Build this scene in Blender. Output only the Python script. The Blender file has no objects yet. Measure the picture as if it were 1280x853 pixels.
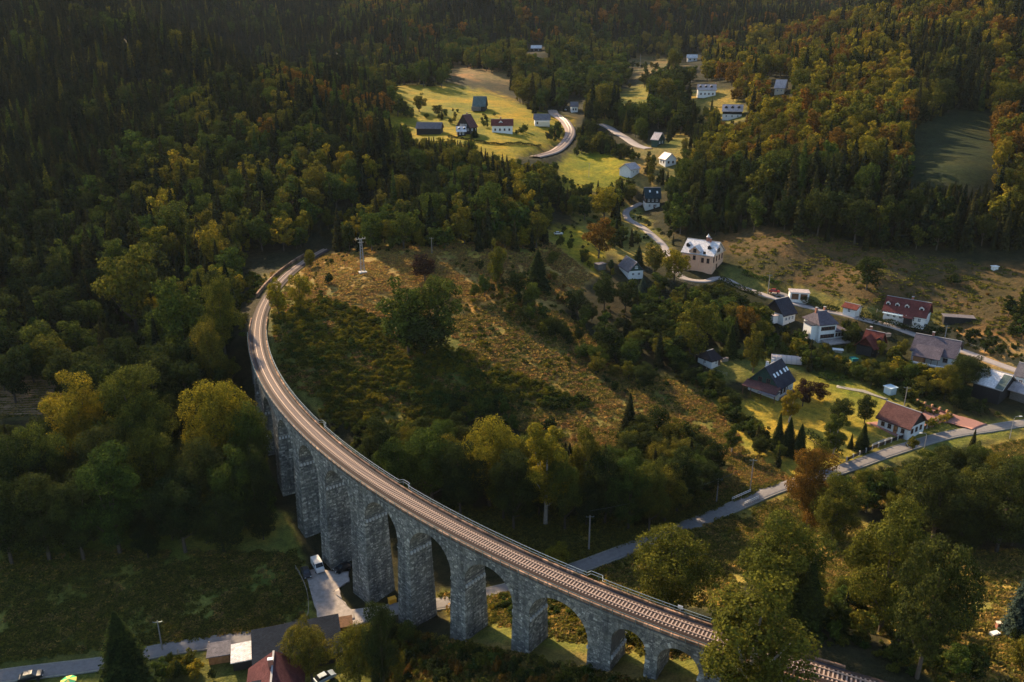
import bpy, math, random
import numpy as np
from mathutils import Matrix, Vector

rnd = random.Random(7)
rng = np.random.default_rng(7)
sc = bpy.context.scene
col = sc.collection

# ------------------------------------------------------------------ camera
HAZE = 0.000022
FPX, PITCH, CZ = 995.0, 0.341, 112.0
cam_d = bpy.data.cameras.new('camera')
cam_d.sensor_width = 36.0
cam_d.lens = FPX / 1280.0 * 36.0
cam_d.clip_start = 1.0
cam_d.clip_end = 20000.0
cam = bpy.data.objects.new('camera', cam_d)
cam.location = (0, 0, CZ)
cam.rotation_euler = (math.pi / 2 - PITCH, 0, 0)
col.objects.link(cam)
sc.camera = cam

# ------------------------------------------------------------------ light
SUN_EL, SUN_AZ = 29.0, -32.0            # elevation; azimuth from +Y, negative = towards -X
el, az = math.radians(SUN_EL), math.radians(SUN_AZ)
sun_dir = Vector((math.sin(az) * math.cos(el), math.cos(az) * math.cos(el), math.sin(el)))
sd = bpy.data.lights.new('sun', 'SUN')
sd.energy = 5.0
sd.angle = math.radians(1.0)
sd.color = (1.0, 0.74, 0.45)
so = bpy.data.objects.new('sun', sd)
so.rotation_euler = (-sun_dir).to_track_quat('-Z', 'Y').to_euler()
so.location = (0, 0, 400)
col.objects.link(so)
w = bpy.data.worlds.new('World')
sc.world = w
w.use_nodes = True
nt = w.node_tree
bg = nt.nodes['Background']
sky = nt.nodes.new('ShaderNodeTexSky')
sky.sky_type = 'NISHITA'
sky.sun_disc = False
sky.sun_elevation = el
sky.sun_rotation = az
sky.altitude = 500
sky.air_density = 1.2
sky.dust_density = 1.5
sky.ozone_density = 2.0
nt.links.new(sky.outputs[0], bg.inputs[0])
bg.inputs[1].default_value = 0.11
sc.view_settings.view_transform = 'Standard'
sc.view_settings.look = 'None'
sc.view_settings.exposure = 1.15
sc.view_settings.gamma = 1.0
sc.cycles.volume_bounces = 0
sc.cycles.max_bounces = 5
sc.cycles.diffuse_bounces = 2
sc.cycles.transmission_bounces = 3
sc.cycles.transparent_max_bounces = 6
sc.cycles.caustics_reflective = False
sc.cycles.caustics_refractive = False

# ------------------------------------------------------------------ pixel <-> world helpers (photo coordinates, 1280 x 853)
cp, sp = math.cos(PITCH), math.sin(PITCH)
def at(x, y, z):
    u, v = x - 640.0, 426.5 - y
    d = np.array([u, v * sp + FPX * cp, v * cp - FPX * sp])
    t = (z - CZ) / d[2]
    return np.array([d[0] * t, d[1] * t, z])
def prj(X, Y, Z):
    dz = Z - CZ
    wd = np.maximum(Y * cp - dz * sp, 1e-3)
    return 640 + FPX * X / wd, 426.5 - FPX * (Y * sp + dz * cp) / wd, wd

# ------------------------------------------------------------------ viaduct axis: a circle
VX, VY, VR, TZ = 152.65, 311.56, 244.62, 28.8
def ring(deg, r):
    t = math.radians(deg)
    return VX + r * math.cos(t), VY + r * math.sin(t)

# ------------------------------------------------------------------ terrain
CPX = [  # photo pixel of a ground point, height of the ground there
 (-60,850,0),(0,850,-1.5),(100,832,-1.5),(200,812,-1.5),(300,798,-1.2),(350,850,-1),(400,760,-1.5),(440,765,-1.5),(385,715,-1.5),(400,853,-1),
 (0,760,-.5),(100,720,0),(0,700,2),(-60,700,3),(300,700,-1),(200,640,1.5),(-60,600,4),(0,560,5),(350,640,0),(376,673,-1.4),(350,600,5),(457,757,-1.6),
 (512,785,1.5),(540,795,4),(579,803,8),(620,806,10.5),(658,818,12.6),(759,842,17),(814,853,19.5),(480,853,1),(560,870,7),
 (555,754,1.6),(600,744,3),(650,732,4),(715,712,5),(870,653,6.5),(700,690,4.5),(650,655,4),(600,640,4),(560,660,3.5),
 (700,740,7),(760,760,11),(640,760,6.5),
 (950,620,7),(1060,585,8),(1180,543,9),(1280,533,10),(1400,530,12),(1000,650,7),(1100,620,7),(1180,600,8),(1280,560,10),(1230,700,11),(1040,720,10),(960,720,9),(1000,760,15),(940,760,16),
 (1230,790,17),(1300,790,18),(1100,800,24),(1160,820,25),(1040,840,28.3),(960,808,27),(1076,851,28.4),(1150,880,28.2),
 (920,880,21),(1280,853,22),
 (550,550,10),(550,450,19),(550,400,24.5),(550,350,31),(550,305,38),(480,330,34.5),(453,340,34),(400,340,31),(450,400,25),(450,450,19.5),(470,520,11),(420,480,16),
 (390,375,28),(360,420,24),(360,450,21),(375,490,15),(400,530,9),(440,580,4),(500,600,4),(600,600,5.5),(650,550,9),(620,480,15.5),(640,420,21.5),(640,360,28),
 (750,550,9),(750,500,11.5),(720,450,15.5),(700,400,20),(700,350,26),(700,310,30.5),(640,315,33),(690,270,36),(740,290,33),(800,400,17.5),(820,450,13.5),(800,350,23),(830,550,8),(880,600,7),
 (40,490,8),(90,500,7),(-60,490,8.5),(0,470,10),(120,540,5),(200,520,7),(290,500,12),(40,515,6),
 (940,515,8.5),(1000,500,10),(1060,480,11.5),(1090,520,10),(1125,530,9.5),(900,490,10.5),(880,450,13.5),(960,440,14.5),(1000,430,15.5),(1060,420,17),(1100,430,16),(1150,450,15),(1200,470,13.5),(1240,490,12.5),(1275,500,12.5),
 (1130,400,20),(1060,390,20.5),(1180,400,20.5),(1000,380,21),(940,370,21.5),(1010,405,18),(880,345,24.5),(850,330,26.5),(900,310,30),(1000,330,29),(1100,345,29),(1200,370,27),(1270,400,25),(1270,440,18.5),
 (1180,340,31),(1279,345,33),(1000,300,35),(930,292,34.5),(1100,318,33.5),
 (820,290,29.5),(790,262,33),(813,262,33),(760,240,40),(740,205,49),(700,225,45),(770,330,26),(740,260,37),(720,190,53),
 (700,180,57),(655,195,57),(620,190,58),(640,175,62),(627,163,65),(600,140,73),(592,133,75.5),(540,165,64.5),(520,110,86.5),(560,115,84),(600,120,81),(510,105,89.5),(640,140,73),(677,155,66.5),(716,137,73),(700,150,68),
 (780,168,62),(800,183,57.5),(760,158,65),(835,180,59.5),(822,180,59.5),(838,200,53),(790,212,49),(870,165,65),(912,143,74),(883,117,86),(750,140,73.5),(830,120,82),(790,120,82),(880,200,55),
 (495,160,65.5),(470,200,58),(560,150,69.5),(530,135,75),(1190,215,62),(1190,150,78),(1145,210,61),(1235,210,63),
]
CW = [  # photo column, distance ahead, ground height (ground hidden below canopies or behind ridges)
 (0,280,14),(0,320,23),(0,420,45),(0,540,72),(0,670,101),(0,950,165),(-300,300,22),(-300,500,70),(-300,800,140),(-300,1100,200),
 (200,270,12),(200,320,21),(200,414,42),(200,535,66),(200,680,96),(120,900,154),(60,1100,205),(240,750,124),(300,700,98),(400,620,88),(400,400,40),(400,500,62),(330,300,24),(330,420,42),
 (300,870,80),(400,780,64),(200,1000,140),(450,880,84),(330,1200,155),(420,1100,128),(500,1080,146),(520,1250,168),(470,1400,190),(250,1400,215),(0,1600,260),
 (500,420,44),(560,420,42),(640,420,44),(640,480,53),(560,520,62),(480,560,64),(400,560,78),(600,350,37),(690,420,44),
 (600,950,104),(700,1050,120),(700,1150,146),(640,1300,195),(800,1100,112),(800,1300,192),(560,1300,200),(620,1100,108),(1000,850,98),(900,1000,112),(900,1250,172),(1000,1100,150),(1000,1300,160),(1100,1250,158),(1100,900,152),
 (1050,2300,270),(900,2300,275),(1200,2300,290),(500,2300,235),(640,2300,290),(200,2300,380),(1400,2300,360),(1050,3500,330),(300,3500,380),
 (1100,300,40),(1000,340,46),(1050,420,58),(1000,500,74),(1000,600,90),(950,700,100),(1100,560,86),(1100,700,118),(1200,480,76),(1280,360,48),(1280,450,70),(1280,560,95),(1200,600,108),(1280,700,140),(1200,800,152),
 (864,850,109),(800,950,101),(720,900,97),(600,850,99),(670,950,123),(480,700,80),(440,740,92),(800,780,83),(900,400,43),(900,500,58),(850,420,40),(860,600,62),(960,380,50),(1450,300,40),(1450,450,80),(1450,700,150),(1500,1100,220),
]
WW = [(-86,236,23.5),(-96,240,23),(-97,262,26.5),(-103,300,28),(-97,330,29),(-84,370,31),(-50,430,38),(-70,250,25),(-104,214,17),(-80,300,29.5),
 (70,70,26),(100,60,27),(40,60,20),(0,60,12),(-60,60,4),(150,80,24),(-150,60,0),(0,-60,10),(200,-60,20),(-200,-60,0),(400,100,25),(-400,100,10),(400,-60,20),(-400,-60,5)]
def _pts():
    P = [tuple(at(*c)) for c in CPX]
    for px, Y, z in CW:
        wd = Y * cp + (CZ - z) * sp
        P.append(((px - 640) / FPX * wd, Y, z))
    P += WW
    return np.array(P, float)
CPTS = _pts()
def _uv(X, Y):
    Yc = np.maximum(np.asarray(Y, float), -80.0) + 150.0
    return np.stack([2.2 * np.arctan2(np.asarray(X, float), Yc), 1.6 * np.log(Yc / 150.0)], -1)
def _ker(r2):
    return np.where(r2 > 1e-12, 0.5 * r2 * np.log(np.maximum(r2, 1e-12)), 0.0)
_U = _uv(CPTS[:, 0], CPTS[:, 1])
_n = len(_U)
_K = _ker(((_U[:, None] - _U[None]) ** 2).sum(-1)) + np.eye(_n) * 0.004
_A = np.zeros((_n + 3, _n + 3)); _A[:_n, :_n] = _K
_A[:_n, _n] = 1; _A[:_n, _n + 1:] = _U; _A[_n:, :_n] = _A[:_n, _n:].T
_S = np.linalg.solve(_A, np.concatenate([CPTS[:, 2], np.zeros(3)]))
def H0(X, Y):
    X = np.atleast_1d(np.asarray(X, float)); Y = np.atleast_1d(np.asarray(Y, float))
    sh = X.shape; X = X.ravel(); Y = Y.ravel(); out = np.empty(len(X))
    for i in range(0, len(X), 20000):
        u = _uv(X[i:i + 20000], Y[i:i + 20000])
        r2 = ((u[:, None] - _U[None]) ** 2).sum(-1)
        out[i:i + 20000] = _ker(r2) @ _S[:_n] + _S[_n] + u @ _S[_n + 1:]
    return out.reshape(sh)
def smooth(t):
    t = np.clip(t, 0, 1); return t * t * (3 - 2 * t)
def H(X, Y):
    """ground height incl. the railway bench at both ends of the viaduct"""
    X = np.asarray(X, float); Y = np.asarray(Y, float)
    h = H0(X, Y).reshape(np.broadcast(X, Y).shape) if X.ndim else H0(X, Y)[0]
    th = np.degrees(np.arctan2(Y - VY, X - VX)) % 360
    d = np.abs(np.hypot(X - VX, Y - VY) - VR)
    inside = np.maximum(smooth((198.5 - th) / 2.0) * (th > 150), smooth((th - 241.3) / 1.2) * (th < 262))
    k = (1 - smooth((d - 3.6) / 9.0)) * inside
    h = h * (1 - k) + (TZ - 0.75) * k
    # small bumps
    return h + 0.25 * np.sin(X * .13 + Y * .05) * np.sin(Y * .11 - X * .04) * (1 - k)

_TT = np.exp(np.linspace(math.log(40), math.log(2600), 170))
def gp(x, y):
    """ground point seen at a photo pixel"""
    u, v = x - 640.0, 426.5 - y
    d = np.array([u, v * sp + FPX * cp, v * cp - FPX * sp]); d /= np.hypot(d[0], d[1])
    X, Y, Z = d[0] * _TT, d[1] * _TT, CZ + d[2] * _TT
    g = Z - H(X, Y)
    i = np.argmax(g < 0)
    if g[i] >= 0: i = len(_TT) - 1
    tt = np.linspace(_TT[i - 1], _TT[i], 14); g2 = CZ + d[2] * tt - H(d[0] * tt, d[1] * tt)
    i = max(1, int(np.argmax(g2 < 0))); a, b = tt[i - 1], tt[i]; ga, gb = g2[i - 1], g2[i]
    t = a + (b - a) * ga / (ga - gb) if ga != gb else a
    return np.array([d[0] * t, d[1] * t, float(H(d[0] * t, d[1] * t))])

# ------------------------------------------------------------------ mesh helpers
class MB:
    def __init__(s): s.v = []; s.f = []; s.m = []; s.n = 0
    def add(s, verts, faces, mi=0):
        s.v.extend([tuple(map(float, p)) for p in verts])
        s.f.extend([tuple(i + s.n for i in f) for f in faces]); s.m.extend([mi] * len(faces)); s.n += len(verts)
        return s
    def hexa(s, p, mi=0):      # 8 corners: bottom loop 0-3 ccw, top loop 4-7
        return s.add(p, [(3,2,1,0),(4,5,6,7),(0,1,5,4),(1,2,6,5),(2,3,7,6),(3,0,4,7)], mi)
    def box(s, c, d, mi=0, rz=0.0):
        x, y, z = d[0] / 2, d[1] / 2, d[2] / 2; ca, sa = math.cos(rz), math.sin(rz)
        p = []
        for dz in (-z, z):
            for dx, dy in ((-x, -y), (x, -y), (x, y), (-x, y)):
                p.append((c[0] + dx * ca - dy * sa, c[1] + dx * sa + dy * ca, c[2] + dz))
        return s.hexa(p, mi)
    def tube(s, path, rad, n=8, mi=0, cap=True):
        path = [Vector(p) for p in path]; rings = []
        for i, p in enumerate(path):
            t = (path[min(i + 1, len(path) - 1)] - path[max(i - 1, 0)]).normalized()
            a = t.cross(Vector((0, 0, 1)) if abs(t.z) < .9 else Vector((1, 0, 0))).normalized(); b = t.cross(a)
            r = rad[i] if hasattr(rad, '__len__') else rad
            rings.append([p + (a * math.cos(2 * math.pi * k / n) + b * math.sin(2 * math.pi * k / n)) * r for k in range(n)])
        vs = [q for r_ in rings for q in r_]; fs = []
        for i in range(len(path) - 1):
            for k in range(n):
                k2 = (k + 1) % n
                fs.append((i * n + k, i * n + k2, (i + 1) * n + k2, (i + 1) * n + k))
        if cap: fs.append(tuple(range(n))[::-1]); fs.append(tuple((len(path) - 1) * n + k for k in range(n)))
        return s.add(vs, fs, mi)
    def grid(s, P, mi=0, flip=False):      # P: array (a,b,3)
        a, b = P.shape[:2]; fs = []
        for i in range(a - 1):
            for j in range(b - 1):
                q = (i * b + j, (i + 1) * b + j, (i + 1) * b + j + 1, i * b + j + 1)
                fs.append(q[::-1] if flip else q)
        return s.add(P.reshape(-1, 3), fs, mi)
    def mesh(s, name, mats, smooth_=False):
        me = bpy.data.meshes.new(name)
        me.from_pydata(s.v, [], s.f)
        for m in (mats if isinstance(mats, (list, tuple)) else [mats]): me.materials.append(m)
        if any(s.m): me.polygons.foreach_set('material_index', s.m)
        if smooth_: me.polygons.foreach_set('use_smooth', [True] * len(s.f))
        me.update(); return me
    def build(s, name, mats, parent=None, smooth_=False, **k):
        return link(name, s.mesh(name, mats, smooth_), parent, **k)
def npmesh(name, V, Fq, mats, smooth_=False, mi=None):
    """fast mesh from numpy: V (n,3), Fq (m,4) quads"""
    me = bpy.data.meshes.new(name)
    V = np.asarray(V, np.float32); Fq = np.asarray(Fq, np.int32); k = Fq.shape[1]
    me.vertices.add(len(V)); me.vertices.foreach_set('co', V.ravel())
    me.loops.add(Fq.size); me.loops.foreach_set('vertex_index', Fq.ravel())
    me.polygons.add(len(Fq)); me.polygons.foreach_set('loop_start', np.arange(0, Fq.size, k, dtype=np.int32))
    me.polygons.foreach_set('loop_total', np.full(len(Fq), k, np.int32))
    for m in (mats if isinstance(mats, (list, tuple)) else [mats]): me.materials.append(m)
    if mi is not None: me.polygons.foreach_set('material_index', np.asarray(mi, np.int32))
    if smooth_: me.polygons.foreach_set('use_smooth', np.ones(len(Fq), bool))
    me.update(calc_edges=True); me.validate()
    return me
def link(name, data, parent=None, loc=None, rz=None, scale=None, label=None, cat=None, group=None, kind=None, world=False):
    o = bpy.data.objects.new(name, data); col.objects.link(o)
    if parent is not None:
        o.parent = parent
        if world: o.matrix_parent_inverse = Matrix.LocRotScale(parent.location, parent.rotation_euler, parent.scale).inverted()
    if loc is not None: o.location = tuple(map(float, loc))
    if rz is not None: o.rotation_euler = (0, 0, rz)
    if scale is not None: o.scale = scale if hasattr(scale, '__len__') else (scale,) * 3
    if label: o['label'] = label
    if cat: o['category'] = cat
    if group: o['group'] = group
    if kind: o['kind'] = kind
    return o
def empty(name, loc, rz=0, **k): return link(name, None, None, loc, rz, **k)

# ------------------------------------------------------------------ materials
MATS = {}
class NG:
    def __init__(s, m): s.t = m.node_tree; s.b = s.t.nodes['Principled BSDF']; s.out = s.t.nodes['Material Output']
    def n(s, t, **k):
        x = s.t.nodes.new(t)
        for a, v in k.items(): setattr(x, a, v)
        return x
    def l(s, a, b): s.t.links.new(a, b)
    def noise(s, scale, detail=4, rough=.6, vec=None):
        x = s.n('ShaderNodeTexNoise'); x.inputs['Scale'].default_value = scale; x.inputs['Detail'].default_value = detail; x.inputs['Roughness'].default_value = rough
        if vec is not None: s.l(vec, x.inputs['Vector'])
        return x.outputs['Fac']
    def ramp(s, fac, stops):
        r = s.n('ShaderNodeValToRGB'); e = r.color_ramp.elements
        while len(e) < len(stops): e.new(.5)
        for i, (p, c) in enumerate(stops):
            e[i].position = p; e[i].color = (*c, 1) if len(c) == 3 else c
        s.l(fac, r.inputs[0]); return r.outputs[0]
    def mix(s, fac, a, b, bt='MIX'):
        x = s.n('ShaderNodeMix', data_type='RGBA', blend_type=bt)
        for sock, v in ((x.inputs[0], fac), (x.inputs[6], a), (x.inputs[7], b)):
            if isinstance(v, (int, float)): sock.default_value = v
            elif isinstance(v, tuple): sock.default_value = (*v, 1) if len(v) == 3 else v
            else: s.l(v, sock)
        return x.outputs[2]
    def math(s, op, a, b=None):
        x = s.n('ShaderNodeMath', operation=op)
        for sock, v in zip(x.inputs, (a, b)):
            if v is None: continue
            if isinstance(v, (int, float)): sock.default_value = v
            else: s.l(v, sock)
        return x.outputs[0]
    def bump(s, h, strength=.3, dist=.1):
        x = s.n('ShaderNodeBump'); x.inputs['Strength'].default_value = strength; x.inputs['Distance'].default_value = dist
        s.l(h, x.inputs['Height']); s.l(x.outputs[0], s.b.inputs['Normal'])
def mat(name, rough=.85, metal=0.0, spec=.3):
    m = bpy.data.materials.new(name); m.use_nodes = True; g = NG(m)
    g.b.inputs['Roughness'].default_value = rough; g.b.inputs['Metallic'].default_value = metal
    g.b.inputs['Specular IOR Level'].default_value = spec
    MATS[name] = m; return m, g
def plain(name, c, rough=.8, var=.25, scale=3.0, metal=0.0, bump=.15, spec=.3, streak=None):
    """solid colour with grime noise"""
    m, g = mat(name, rough, metal, spec)
    co = g.n('ShaderNodeTexCoord').outputs['Object']
    f = g.noise(scale, 5, .65, co); f2 = g.noise(scale * .17, 3, .6, co)
    lo = tuple(x * (1 - var) for x in c); hi = tuple(min(1, x * (1 + var)) for x in c)
    a = g.ramp(f, [(.3, lo), (.7, hi)])
    b = g.mix(g.math('MULTIPLY', f2, .45), a, tuple(x * (1 - 1.2 * var) for x in c))
    g.l(b, g.b.inputs['Base Color'])
    if bump: g.bump(f, bump, .05)
    return m

def foliage(name, cols, trans=.45, rough=.6):
    """leaf material: colour varies per tree, per leaf and per clump"""
    m, g = mat(name, .95, 0, .0)
    oi = g.n('ShaderNodeObjectInfo').outputs['Random']
    isl = g.n('ShaderNodeNewGeometry').outputs['Random Per Island']
    base = g.ramp(oi, [(i / (len(cols) - 1) if len(cols) > 1 else 0, c) for i, c in enumerate(cols)])
    r = g.ramp(isl, [(0, (.52, .52, .55)), (.5, (.95, .95, .9)), (1, (1.55, 1.45, 1.1))])
    c = g.mix(1.0, base, r, 'MULTIPLY')
    co = g.n('ShaderNodeTexCoord').outputs['Object']
    n2 = g.noise(.5, 3, .6, co)
    c = g.mix(1.0, c, g.ramp(n2, [(.3, (.55, .62, .72)), (.5, (.95, .97, .95)), (.7, (1.5, 1.36, 1.0))]), 'MULTIPLY')
    g.l(c, g.b.inputs['Base Color'])
    tr = g.n('ShaderNodeBsdfTranslucent'); g.l(c, tr.inputs['Color'])
    ms = g.n('ShaderNodeMixShader'); ms.inputs[0].default_value = trans
    g.l(g.b.outputs[0], ms.inputs[1]); g.l(tr.outputs[0], ms.inputs[2]); g.l(ms.outputs[0], g.out.inputs['Surface'])
    return m
FOL = {
 'd': foliage('leaves_dark', [(.028,.042,.015),(.038,.052,.017),(.052,.060,.018)], .25),
 'g': foliage('leaves_green', [(.050,.080,.020),(.065,.090,.020),(.085,.100,.022)], .28),
 'o': foliage('leaves_olive', [(.085,.095,.020),(.110,.108,.020),(.130,.115,.022)], .3),
 'y': foliage('leaves_golden', [(.165,.155,.022),(.21,.18,.022),(.24,.18,.024)], .34),
 'r': foliage('leaves_russet', [(.14,.085,.02),(.17,.085,.018),(.12,.085,.022)], .3),
 's': foliage('needles_dark', [(.016,.024,.013),(.024,.031,.015),(.034,.038,.016),(.050,.045,.018)], .15),
 'n': foliage('needles_blue', [(.04,.06,.055),(.05,.075,.06)], .15),
 'p': foliage('leaves_purple', [(.04,.022,.02),(.05,.03,.022)], .2),
}
M_BARK = plain('bark', (.09,.07,.05), .95, .4, 2.5)
M_BIRCH = plain('birch_bark', (.35,.32,.27), .9, .4, 3)

# ------------------------------------------------------------------ zones, drawn in photo pixels (half resolution raster)
RW, RH, RX, RY = 900, 560, -260, -60          # raster covers photo x -260..1540, y -60..1060 at 2 px
def poly_mask(poly):
    ys, xs = np.mgrid[0:RH, 0:RW]; X = xs * 2 + RX + 1.0; Y = ys * 2 + RY + 1.0
    ins = np.zeros((RH, RW), bool); n = len(poly)
    for i in range(n):
        x1, y1 = poly[i]; x2, y2 = poly[(i + 1) % n]
        if y1 == y2: continue
        c = ((y1 > Y) != (y2 > Y)) & (X < (x2 - x1) * (Y - y1) / (y2 - y1) + x1)
        ins ^= c
    return ins
def rast(mask, x, y):
    i = np.clip(((np.asarray(y) - RY) / 2).astype(int), 0, RH - 1); j = np.clip(((np.asarray(x) - RX) / 2).astype(int), 0, RW - 1)
    return mask[i, j]
def blur(a, n):
    for _ in range(n):
        b = np.pad(a, ((1, 1), (1, 1) if a.ndim == 2 else (1, 1)) + (((0, 0),) if a.ndim == 3 else ()), 'edge')
        a = (b[:-2, 1:-1] + b[2:, 1:-1] + b[1:-1, :-2] + b[1:-1, 2:] + b[1:-1, 1:-1] * 2) / 6
    return a
# colours of open land (base colours; the hillside clearing's has shade mixed in)
C_FLOOR = (.030, .030, .014)
COVER = [  # polygon, colour
 ([(-260,640),(360,640),(380,700),(388,740),(395,770),(300,800),(-260,850)], (.20,.205,.048)),
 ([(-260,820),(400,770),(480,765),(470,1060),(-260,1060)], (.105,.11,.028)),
 ([(-260,478),(0,474),(60,466),(110,476),(125,505),(60,520),(-260,560)], (.15,.115,.045)),
 ([(340,340),(400,320),(520,296),(700,288),(760,300),(740,350),(700,390),(640,370),(560,400),(540,430),(470,400),(390,385)], (.29,.20,.062)),
 ([(470,300),(530,292),(700,288),(700,330),(600,330),(540,312),(440,322)], (.30,.24,.05)),
 ([(330,340),(390,385),(470,400),(560,400),(640,370),(720,410),(700,520),(600,510),(450,530),(400,520),(345,470)], (.15,.145,.035)),
 ([(560,400),(640,370),(720,400),(760,470),(720,520),(690,560),(650,480),(600,440)], (.25,.19,.05)),
 ([(640,500),(760,460),(870,470),(930,560),(980,600),(860,640),(760,600),(680,560)], (.22,.175,.045)),
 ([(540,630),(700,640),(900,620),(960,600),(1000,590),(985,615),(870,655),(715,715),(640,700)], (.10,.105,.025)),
 ([(700,735),(870,660),(1000,615),(1060,600),(1280,545),(1540,540),(1540,620),(1200,610),(1050,640),(960,700),(900,760),(760,740)], (.23,.19,.045)),
 ([(960,690),(1100,690),(1300,690),(1300,840),(1180,860),(1100,790),(1020,770)], (.24,.19,.05)),
 ([(600,780),(660,790),(860,830),(980,860),(900,1060),(500,1060),(460,860)], (.19,.135,.045)),
 ([(540,740),(700,730),(870,775),(880,850),(700,810),(580,800)], (.16,.15,.035)),
 ([(940,640),(1070,640),(1110,700),(1100,790),(940,720)], (.20,.17,.04)),
 ([(690,285),(750,285),(765,300),(745,345),(700,310)], (.26,.23,.018)),
 ([(700,255),(760,240),(800,262),(830,300),(850,330),(780,330),(740,300)], (.20,.18,.045)),
 ([(697,205),(712,192),(745,188),(780,200),(800,225),(760,240),(700,240)], (.20,.195,.012)),
 ([(480,105),(530,103),(580,108),(620,116),(665,135),(720,150),(700,180),(650,198),(600,240),(480,230)], (.24,.195,.012)),
 ([(560,74),(640,86),(640,106),(560,96)], (.20,.135,.055)),
 ([(730,135),(815,100),(820,140),(800,160),(750,155)], (.20,.18,.03)),
 ([(780,68),(845,66),(860,85),(800,100),(780,95)], (.15,.115,.045)),
 ([(835,150),(850,115),(920,112),(935,150),(890,160),(870,205),(830,210)], (.20,.17,.04)),
 ([(780,190),(830,175),(860,215),(830,240),(780,235)], (.17,.14,.045)),
 ([(1130,230),(1145,150),(1200,130),(1240,135),(1240,235)], (.022,.032,.010)),  # hillside clearing: shade is put into this darkened colour
 ([(898,295),(940,284),(1000,288),(1100,312),(1200,326),(1540,345),(1540,450),(1280,440),(1190,405),(1060,378),(990,350),(930,345)], (.085,.062,.028)),
 ([(905,330),(960,350),(1080,380),(1180,388),(1200,408),(1060,395),(960,372),(900,352)], (.13,.13,.035)),
 ([(1150,400),(1280,430),(1540,450),(1540,500),(1270,480),(1190,440)], (.26,.18,.075)),
 ([(900,480),(930,500),(1000,470),(1090,480),(1160,520),(1270,528),(1200,540),(1060,585),(985,600),(930,560),(890,495)], (.26,.225,.035)),
 ([(880,440),(1010,420),(1060,430),(1180,470),(1230,500),(1150,520),(1080,480),(1000,465),(900,480)], (.16,.15,.04)),
 ([(1080,545),(1280,520),(1280,540),(1060,592)], (.15,.15,.035)),
]
# tree cover seen in the photo: 1 = tree canopy may be seen at this pixel
CANOPY = np.ones((RH, RW), bool)
_yy = (np.arange(RH) * 2 + RY + 1)[:, None] * np.ones((1, RW))
CANOPY[_yy > 300] = False
OPEN = [
 [(497,106),(530,108),(580,112),(602,117),(625,124),(650,132),(664,141),(664,152),(692,160),(704,186),(682,198),(655,197),(602,182),(596,168),(556,166),(520,166),(518,150),(490,155),(498,148),(514,142),(516,136),(508,118)],
 [(568,80),(600,89),(637,96),(637,101),(600,97),(575,90)],
 [(697,206),(712,195),(745,190),(778,200),(782,212),(750,232),(705,232)],
 [(676,192),(698,182),(704,165),(686,146),(705,140),(724,160),(716,185),(690,200)],
 [(755,157),(770,157),(797,178),(805,182),(797,186),(770,172)],
 [(778,104),(806,112),(802,124),(778,120)], [(788,73),(812,68),(836,72),(826,80),(806,88),(792,90)], [(852,66),(872,66),(872,80),(852,80)],
 [(842,172),(850,166),(864,170),(860,188),(848,194),(835,202),(828,200)],[(872,146),(887,145),(884,153),(872,154)], [(868,103),(898,103),(910,118),(905,132),(872,136)], [(900,127),(930,127),(928,150),(900,148)],
 [(812,160),(832,160),(832,182),(812,182)], [(662,54),(680,54),(680,64),(662,64)], [(962,96),(986,96),(986,110),(966,110)], [(777,202),(796,200),(796,214),(780,214)],
 [(664,140),(692,140),(692,160),(664,160)], [(710,122),(728,122),(728,140),(712,140)],
 [(802,232),(828,232),(828,266),(830,300),(850,310),(835,310),(815,306),(795,285),(780,275),(778,262),(802,252)],
 [(1138,225),(1145,155),(1165,150),(1200,136),(1236,138),(1238,225)],
 [(846,292),(905,292),(940,287),(1000,292),(1100,318),(1200,330),(1300,337),(1300,420),(1100,420),(840,345)],
 [(690,262),(745,285),(750,300),(690,300)], [(740,245),(752,240),(760,262),(750,290),(738,270)],
]
for p in OPEN: CANOPY &= ~poly_mask(p)
LOWWOOD = [  # canopy areas below the y=300 line
 [(-260,300),(380,300),(372,316),(345,335),(322,360),(305,395),(311,450),(314,480),(322,530),(335,590),(345,640),(330,672),(240,690),(120,694),(-260,705),(-260,560),(0,522),(60,522),(100,505),(118,480),(80,468),(0,470),(-260,476)],
 [(385,318),(392,300),(690,300),(680,304),(560,306),(520,302),(455,308),(405,330)],
 [(815,300),(830,306),(845,300),(850,292),(930,286),(1000,292),(1100,320),(1200,332),(1300,339),(1300,300),(700,290)],
]
for p in LOWWOOD: CANOPY |= poly_mask(p)
for p in OPEN[-3:]: CANOPY &= ~poly_mask(p)
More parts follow.
